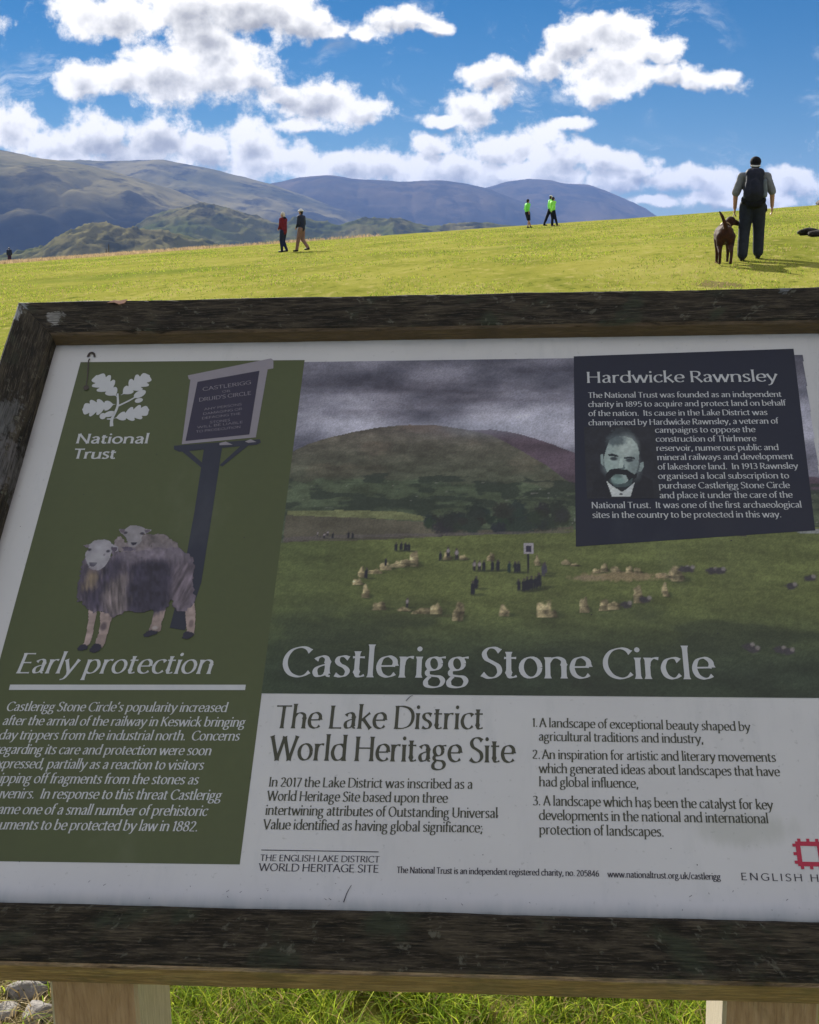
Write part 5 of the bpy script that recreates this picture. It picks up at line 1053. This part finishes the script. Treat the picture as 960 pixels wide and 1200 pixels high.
person((8.50, 77.0), R(-60), 1.70, 'walker in a lime green jacket nearest the camera of the close pair',
    dict(kneeL=(-.07, .05, .50), ankL=(-.07, .0, .09), kneeR=(.08, .16, .50), ankR=(.08, .30, .10), elR=(.27, -.16, 1.16), wrR=(.28, -.26, .93), elL=(-.26, .04, 1.15), wrL=(-.24, .18, 1.0)),
    [('trousers', C_black, (1, .115, .085, .065)), ('jacket', C_hv2, (.92, 1.9, .050)), ('shoe', C_tan, 0), ('hair', M_haird, 'short'), ('caps', C_white, ('hat_peak', [('e', (.0, .09, 1.71), (.07, .06, .02))], 0)), ('cap', C_black, 'plain')], vox=.024, hands=False)
# a distant figure on the far left crest
person((-47.2, 152.0), R(20), 1.80, 'distant walker in dark coat and maroon at the far left crest',
    dict(), [('trousers', C_purp, (1, .12, .11, .10)), ('jacket', C_navy, (.85, 1.8, .05)), ('shoe', C_boot, 0), ('cap', C_white, 'plain'), ('hair', M_haird, 'short')], vox=.03, hands=False)

def build_dog():
    t = empty('dog', (5.14, 21.1, gz(5.14, 21.1)-.01), R(-8)); tag(t, 'chocolate brown dog on a lead, tail up, looking at the man', 'dog')
    m, tt_, b_ = material('dog_coat', (.07, .03, .016), .75, .12)
    o_ = tt_.new('ShaderNodeTexCoord').outputs['Object']; tt_.put(b_.inputs['Base Color'], tt_.ramp(tt_.noise(o_, 12, 5, .65), [(.3, (.020, .008, .005)), (.7, (.075, .028, .013))])); bump(tt_, b_, tt_.noise(tt_.vmath('MULTIPLY', o_, (1, .4, .4)), 160, 3, .6), .5, .006)
    b_.inputs['Sheen Weight'].default_value = .08
    c = [((0, -.24, .49), .135, (0, .0, .49), .145), ((0, .0, .49), .148, (0, .20, .48), .158), ((0, .20, .50), .15, (0, .30, .52), .128), ('e', (0, .17, .43), (.11, .15, .12)),    # loin, chest
         ((0, .30, .55), .100, (.09, .38, .66), .080), ('e', (.13, .41, .71), (.080, .085, .074)), ((.17, .43, .70), .052, (.255, .47, .665), .038), ('e', (.285, .48, .672), (.018, .018, .016)),
         ((0, -.33, .55), .042, (-.04, -.40, .64), .034), ((-.04, -.40, .64), .034, (-.09, -.42, .76), .024), ((-.09, -.42, .76), .024, (-.13, -.39, .83), .014)]
    for sx_, ps in ((-1, [(-.075, -.25, .44), (-.085, -.19, .30), (-.085, -.31, .19), (-.080, -.29, .05)]), (1, [(.075, -.25, .44), (.085, -.24, .30), (.085, -.40, .20), (.080, -.41, .05)])):
        c += [(ps[0], .088, ps[1], .052), (ps[1], .050, ps[2], .030), (ps[2], .029, ps[3], .024), (ps[3], .026, (ps[3][0], ps[3][1]+.05, .025), .026)]
    for ps in ([(-.085, .22, .42), (-.09, .20, .28), (-.085, .22, .15), (-.085, .22, .04)], [(.085, .24, .42), (.095, .27, .29), (.10, .33, .17), (.10, .34, .05)]):
        c += [(ps[0], .066, ps[1], .040), (ps[1], .037, ps[2], .027), (ps[2], .027, ps[3], .023), (ps[3], .026, (ps[3][0], ps[3][1]+.045, .024), .025)]
    body = soft('body', c, .010, m, t, 3); body['fold'] = .010
    for s_, p in ((-1, (.085, .46, .735)), (1, (.125, .33, .735))): soft('ear', [((p[0], p[1], p[2]), .022, (p[0]+s_*.03, p[1]-.02, p[2]-.085), .026, .4)], .008, m, t, 2)
    mc, _, _ = material('collar_tan', (.45, .30, .16), .6); me = bpy.data.meshes.new('collar')
    bm = bmesh.new(); ax = Vector((.03, .12, .11)).normalized(); a_ = ax.orthogonal().normalized(); bb = ax.cross(a_); n = 28; rows = []
    for off, r in ((-.012, .088), (.012, .086), (.012, .092), (-.012, .094)): rows.append([bm.verts.new(Vector((.045, .345, .615))+ax*off+a_*r*math.cos(2*math.pi*j/n)+bb*r*math.sin(2*math.pi*j/n)) for j in range(n)])
    for i in range(4):
        for j in range(n): bm.faces.new((rows[i][j], rows[i][(j+1) % n], rows[(i+1) % 4][(j+1) % n], rows[(i+1) % 4][j]))
    bm.to_mesh(me); bm.free(); link('collar', me, mc, t)
    return t
dog = build_dog()
def tube(name, pts, r, mat, parent=None, nseg=8):
    V = []; F_ = []; P_ = [Vector(p) for p in pts]
    for i, p in enumerate(P_):
        ax = (P_[min(i+1, len(P_)-1)]-P_[max(i-1, 0)]).normalized(); a_ = ax.orthogonal().normalized(); b_ = ax.cross(a_)
        for j in range(nseg): th = 2*math.pi*j/nseg; V.append(p+a_*r*math.cos(th)+b_*r*math.sin(th))
    for i in range(len(P_)-1):
        for j in range(nseg): F_.append((i*nseg+j, i*nseg+(j+1) % nseg, (i+1)*nseg+(j+1) % nseg, (i+1)*nseg+j))
    F_.append(tuple(reversed(range(nseg)))); F_.append(tuple(range(len(V)-nseg, len(V))))
    me = bpy.data.meshes.new(name); me.from_pydata([tuple(v) for v in V], [], F_); return link(name, me, mat, parent)
def place(loc, rz, p): return Vector((loc[0], loc[1], gz(*loc)-.01)) + Matrix.Rotation(rz, 3, 'Z') @ Vector(p)
h0 = place((5.66, 21.4), R(-12), (-.30*.949, .075, .83*.949)); h1 = place((5.14, 21.1), R(-8), (.07, .34, .67))
pts = [h0.lerp(h1, k/12) + Vector((0, 0, -.05*math.sin(math.pi*k/12))) for k in range(13)]
ml, _, _ = material('lead_cream', (.62, .52, .36), .6); lead = tube('dog_lead', pts, .006, ml); tag(lead, 'thin cream lead running from the hand of the man to the dog collar', 'lead')
bake_all()


# ------------------------------------------------------------------ stones, rocks and mole heap
def rock(name, loc, size, label, cat, mat, seed, sub=3, sharp=.5, sink=.25):
    bm = bmesh.new(); bmesh.ops.create_icosphere(bm, subdivisions=sub, radius=1)
    for v in bm.verts:
        p = v.co.copy(); q = p + Vector((seed*3.1, seed*1.7, seed*.9))
        d = 1 + .35*mnoise.fractal(q*.9, 1.0, 2.0, 4) + .10*mnoise.fractal(q*3.5, 1.0, 2.0, 3)
        # flatten some faces the way split stone breaks
        for k in range(5):
            nn = mnoise.random_unit_vector() if False else Vector((math.sin(seed*7+k*2.1), math.cos(seed*5+k*1.3), math.sin(seed*3+k*.9))).normalized()
            h_ = p.dot(nn)
            if h_ > .62: d *= 1-sharp*(h_-.62)
        v.co = Vector((p.x*d*size[0], p.y*d*size[1], p.z*d*size[2]))
    for f in bm.faces: f.smooth = True
    me = bpy.data.meshes.new(name); bm.to_mesh(me); bm.free()
    o = link(name, me, mat); o.location = (loc[0], loc[1], gz(*loc)+size[2]*(1-2*sink)*.5); o.rotation_euler = (0, 0, seed*1.3); tag(o, label, cat); return o
def stone_mat(name, lo, hi, sc_=9):
    m, t, b = material(name, rough=.85, spec=.25); o = t.new('ShaderNodeTexCoord').outputs['Object']
    n = t.noise(o, sc_, 6, .65); n2 = t.noise(o, sc_*6, 4, .65); n3 = t.noise(o, sc_*2.3, 5, .6)
    c = t.ramp(n, [(.3, lo), (.7, hi)]); c = t.mix(t.smooth(n2, .60, .68), c, tuple(x*.25 for x in lo)); c = t.mix(t.math('MULTIPLY', t.smooth(n3, .58, .7), .5), c, (.16, .17, .08))
    t.put(b.inputs['Base Color'], c); bump(t, b, t.math('ADD', n, n2), .8, .01); return m
S_pale = stone_mat('stone_pale', (.17, .155, .14), (.40, .37, .34)); S_dark = stone_mat('rock_dark', (.035, .033, .034), (.10, .09, .085), 3); S_soil = stone_mat('peat', (.012, .010, .009), (.035, .028, .022), 12)
rock('stone', (-0.78,2.32), (.040, .036, .022), 'pale speckled stone left of the left post, the rounded upper one', 'stone', S_pale, 2.3)
rock('stone', (-0.73,2.24), (.034, .034, .020), 'pale grey stone at the foot of the left post', 'stone', S_pale, 4.1)
rock('stone', (-0.80,2.26), (.030, .026, .012), 'flat pale stone at the left edge of the photo', 'stone', S_pale, 5.7)
rock('stone', (-0.75,2.34), (.018, .016, .012), 'small dark pebble touching the left post', 'stone', S_dark, 6.9)
def at_crest(px_u, r):      # a spot along the bearing px_u at distance r
    n = math.hypot(px_u, 1); return (px_u/n*r, r/n)
rock('rock', at_crest(.264, 108), (.62, .6, .52), 'dark boulder on the skyline just right of the man', 'rock', S_dark, 3.3, sink=.22)
rock('rock', at_crest(.318, 112), (1.1, .6, .42), 'low grey rock on the skyline at the right edge', 'rock', S_dark, 8.2, sink=.3)
rock('rock', at_crest(.337, 112), (.8, .6, .5), 'low grey rock on the skyline beside another, cut off at right', 'rock', S_dark, 9.6, sink=.3)
rock('soil_heap', (8.33,26.84), (.30, .26, .10), 'black heap of soil on the grass right of the man', 'soil heap', S_soil, 5.1, sink=.2)
rock('soil_heap', (8.12,25.48), (.26, .2, .10), 'black heap of soil cut off by the right edge', 'soil heap', S_soil, 7.4, sink=.2)
wp, _, _ = material('stake_wood', (.09, .075, .06), .9)
for uu, hh, lb in ((-.2332, 1.25, 'thin dark stake on the left crest, the taller of two'), (-.2352, .80, 'short dark stake on the left crest beside a taller one')):
    x_, y_ = at_crest(uu, 150); z_ = gz(x_, y_)
    V = [];
    bm = bmesh.new()
    for s_ in (0, 1):
        for j in range(6): a_ = j*math.pi/3; bm.verts.new((math.cos(a_)*.06*(1-.25*s_), math.sin(a_)*.06*(1-.25*s_), s_*hh-(1-s_)*.3))
    tip = bm.verts.new((0, 0, hh+.07)); bm.verts.ensure_lookup_table()
    for j in range(6): bm.faces.new((bm.verts[j], bm.verts[(j+1) % 6], bm.verts[6+(j+1) % 6], bm.verts[6+j])); bm.faces.new((bm.verts[6+j], bm.verts[6+(j+1) % 6], tip))
    me = bpy.data.meshes.new('stake'); bm.to_mesh(me); bm.free(); o = link('stake', me, wp); o.location = (x_, y_, z_); tag(o, lb, 'stake')

# ------------------------------------------------------------------ grass
def grass_mat(name, cols):
    m, t, b = material(name, rough=.7, spec=.06)
    a = t.new('ShaderNodeAttribute'); a.attribute_name = 'Col'
    t.put(b.inputs['Base Color'], a.outputs['Color'])
    # blades let some of the sun through
    tr = t.new('ShaderNodeBsdfTranslucent'); t.l.new(a.outputs['Color'], tr.inputs[0]); mx = t.new('ShaderNodeMixShader'); mx.inputs[0].default_value = .45
    out = m.node_tree.nodes['Material Output']; t.l.new(b.outputs[0], mx.inputs[1]); t.l.new(tr.outputs[0], mx.inputs[2]); t.l.new(mx.outputs[0], out.inputs['Surface']); return m
M_blade = grass_mat('grass_blades', None)
def blades(name, X, Y, hgt, wid, lean, cols, label, segs=3):
    n = len(X); Z = ground_z(X, Y); th = rng.uniform(0, 2*np.pi, n); ld = rng.uniform(0, 2*np.pi, n); ln = hgt*lean*rng.uniform(.2, 1.3, n)
    wx, wy = np.cos(th)*wid/2, np.sin(th)*wid/2; V = []
    for k in range(segs+1):
        s = k/segs; x = X+np.cos(ld)*ln*s*s; y = Y+np.sin(ld)*ln*s*s; z = Z+hgt*s*(1-.30*s*np.minimum(lean, 1.2))-.004; w = (1-s**1.6)*1.0
        if k < segs: V += [np.stack([x-wx*w, y-wy*w, z], 1), np.stack([x+wx*w, y+wy*w, z], 1)]
        else: V += [np.stack([x, y, z], 1)]
    m = 2*segs+1; A = np.stack(V, 1).reshape(-1, 3); base = (np.arange(n)*m)[:, None]; tri = []
    for k in range(segs-1): tri += [[2*k, 2*k+1, 2*k+3], [2*k, 2*k+3, 2*k+2]]
    tri += [[2*segs-2, 2*segs-1, 2*segs]]
    F_ = (base[:, :, None]+np.array(tri)[None]).reshape(-1, 3)
    C = np.repeat(cols, m, 0)
    o = mesh_np(name, A, F_, True, M_blade, None, C); tag(o, label, 'grass', kind='stuff'); return o
def gcol(n, dry=.12, bright=1.0):
    g_ = np.array([[.080, .130, .012], [.125, .180, .016], [.165, .205, .020], [.055, .095, .010]])
    c = g_[rng.integers(0, 4, n)]*rng.uniform(.75, 1.3, (n, 1))*bright
    d = rng.random(n) < dry; c[d] = np.array([.36, .29, .13])*rng.uniform(.6, 1.2, (d.sum(), 1)); return np.clip(c, 0, .8)
# lush grass round the foot of the board
n = 230000
X = rng.uniform(-1.7, 1.9, n); Y = rng.uniform(1.7, 3.9, n); cl = fbm(X*5+20, Y*5, 3, 3)
keep = (cl > .30) & ((X > -.62) | (rng.random(n) < .10 + .25*(cl > .55))); X, Y = X[keep], Y[keep]
hg = rng.uniform(.035, .10, len(X))*(.6+.9*fbm(X*3, Y*3, 2, 8)); c = gcol(len(X), .18, 2.35)*np.array([1.15, 1.05, 1.1]); lf = X < -.62; c[lf & (rng.random(len(X)) < .5)] = (.38, .30, .17)
blades('grass', X, Y, hg, rng.uniform(.0022, .0048, len(X)), rng.uniform(.5, 1.6, len(X)), c, 'lush green grass growing at the foot of the board')
# dead stalks lying about
n = 3400; X = np.concatenate([rng.uniform(-1.2, -.58, n//2), rng.uniform(-.6, 1.4, n//2)]); Y = rng.uniform(1.9, 3.2, n)
blades('dead_grass', X, Y, rng.uniform(.02, .06, n), rng.uniform(.002, .004, n), rng.uniform(2.5, 5, n), np.array([.62, .50, .30])[None]*rng.uniform(.5, 1.3, (n, 1)), 'straw coloured dead stalks lying in the grass below the board')
# cropped turf over the slope, thinning with distance
n = 150000; u_ = rng.uniform(-.42, .42, n); rr = 11*np.exp(rng.random(n)*np.log(95/11.)); X = u_*rr; Y = rr
cl = fbm(X*.9+7, Y*.35, 4, 9); keep = rng.random(n) < np.clip((cl-.36)*4.5, .03, 1); X, Y, rr2 = X[keep], Y[keep], rr[keep]
c = gcol(len(X), .14, 2.1)*np.array([1.2, 1.05, 1.3]); 
blades('turf_tufts', X, Y, rng.uniform(.015, .045, len(X))*(1+rr2/90), .005+rr2*.00042, rng.uniform(.4, 1.3, len(X)), c, 'short tufts of cropped grass over the sloping field', 2)
# tall straw-coloured grass fringing the left crest
n = 26000; ang = rng.uniform(-.36, -.02, n); rr = rng.uniform(128, 172, n); X = np.sin(ang)*rr; Y = np.cos(ang)*rr
keep = rng.random(n) < np.clip((-ang)*4.2, .05, 1)*np.clip((fbm(ang*60, rr*.05, 3, 4)-.3)*4, 0, 1); X, Y = X[keep], Y[keep]
blades('straw_grass', X, Y, rng.uniform(.18, .52, len(X)), np.full(len(X), .06), rng.uniform(.3, .9, len(X)), np.array([.46, .33, .20])[None]*rng.uniform(.6, 1.25, (len(X), 1)), 'tall straw coloured grass along the left crest of the field', 2)

# ------------------------------------------------------------------ the air
def build_haze():
    bm = bmesh.new(); bmesh.ops.create_cube(bm, size=1); me = bpy.data.meshes.new('haze')
    for v in bm.verts: v.co = (v.co.x*18400, v.co.y*18400, -170 if v.co.z < 0 else 480)
    bm.to_mesh(me); bm.free()
    m = bpy.data.materials.new('haze_air'); m.use_nodes = True; nt = m.node_tree; nt.nodes.clear()
    out = nt.nodes.new('ShaderNodeOutputMaterial'); v = nt.nodes.new('ShaderNodeVolumePrincipled')
    v.inputs['Color'].default_value = (.27, .46, 1.0, 1); v.inputs['Density'].default_value = HAZE; v.inputs['Anisotropy'].default_value = 0.0
    nt.links.new(v.outputs[0], out.inputs['Volume']); o = link('haze', me, m); tag(o, 'thin blue summer haze', 'haze', kind='stuff')
HAZE = 9e-5
build_haze()
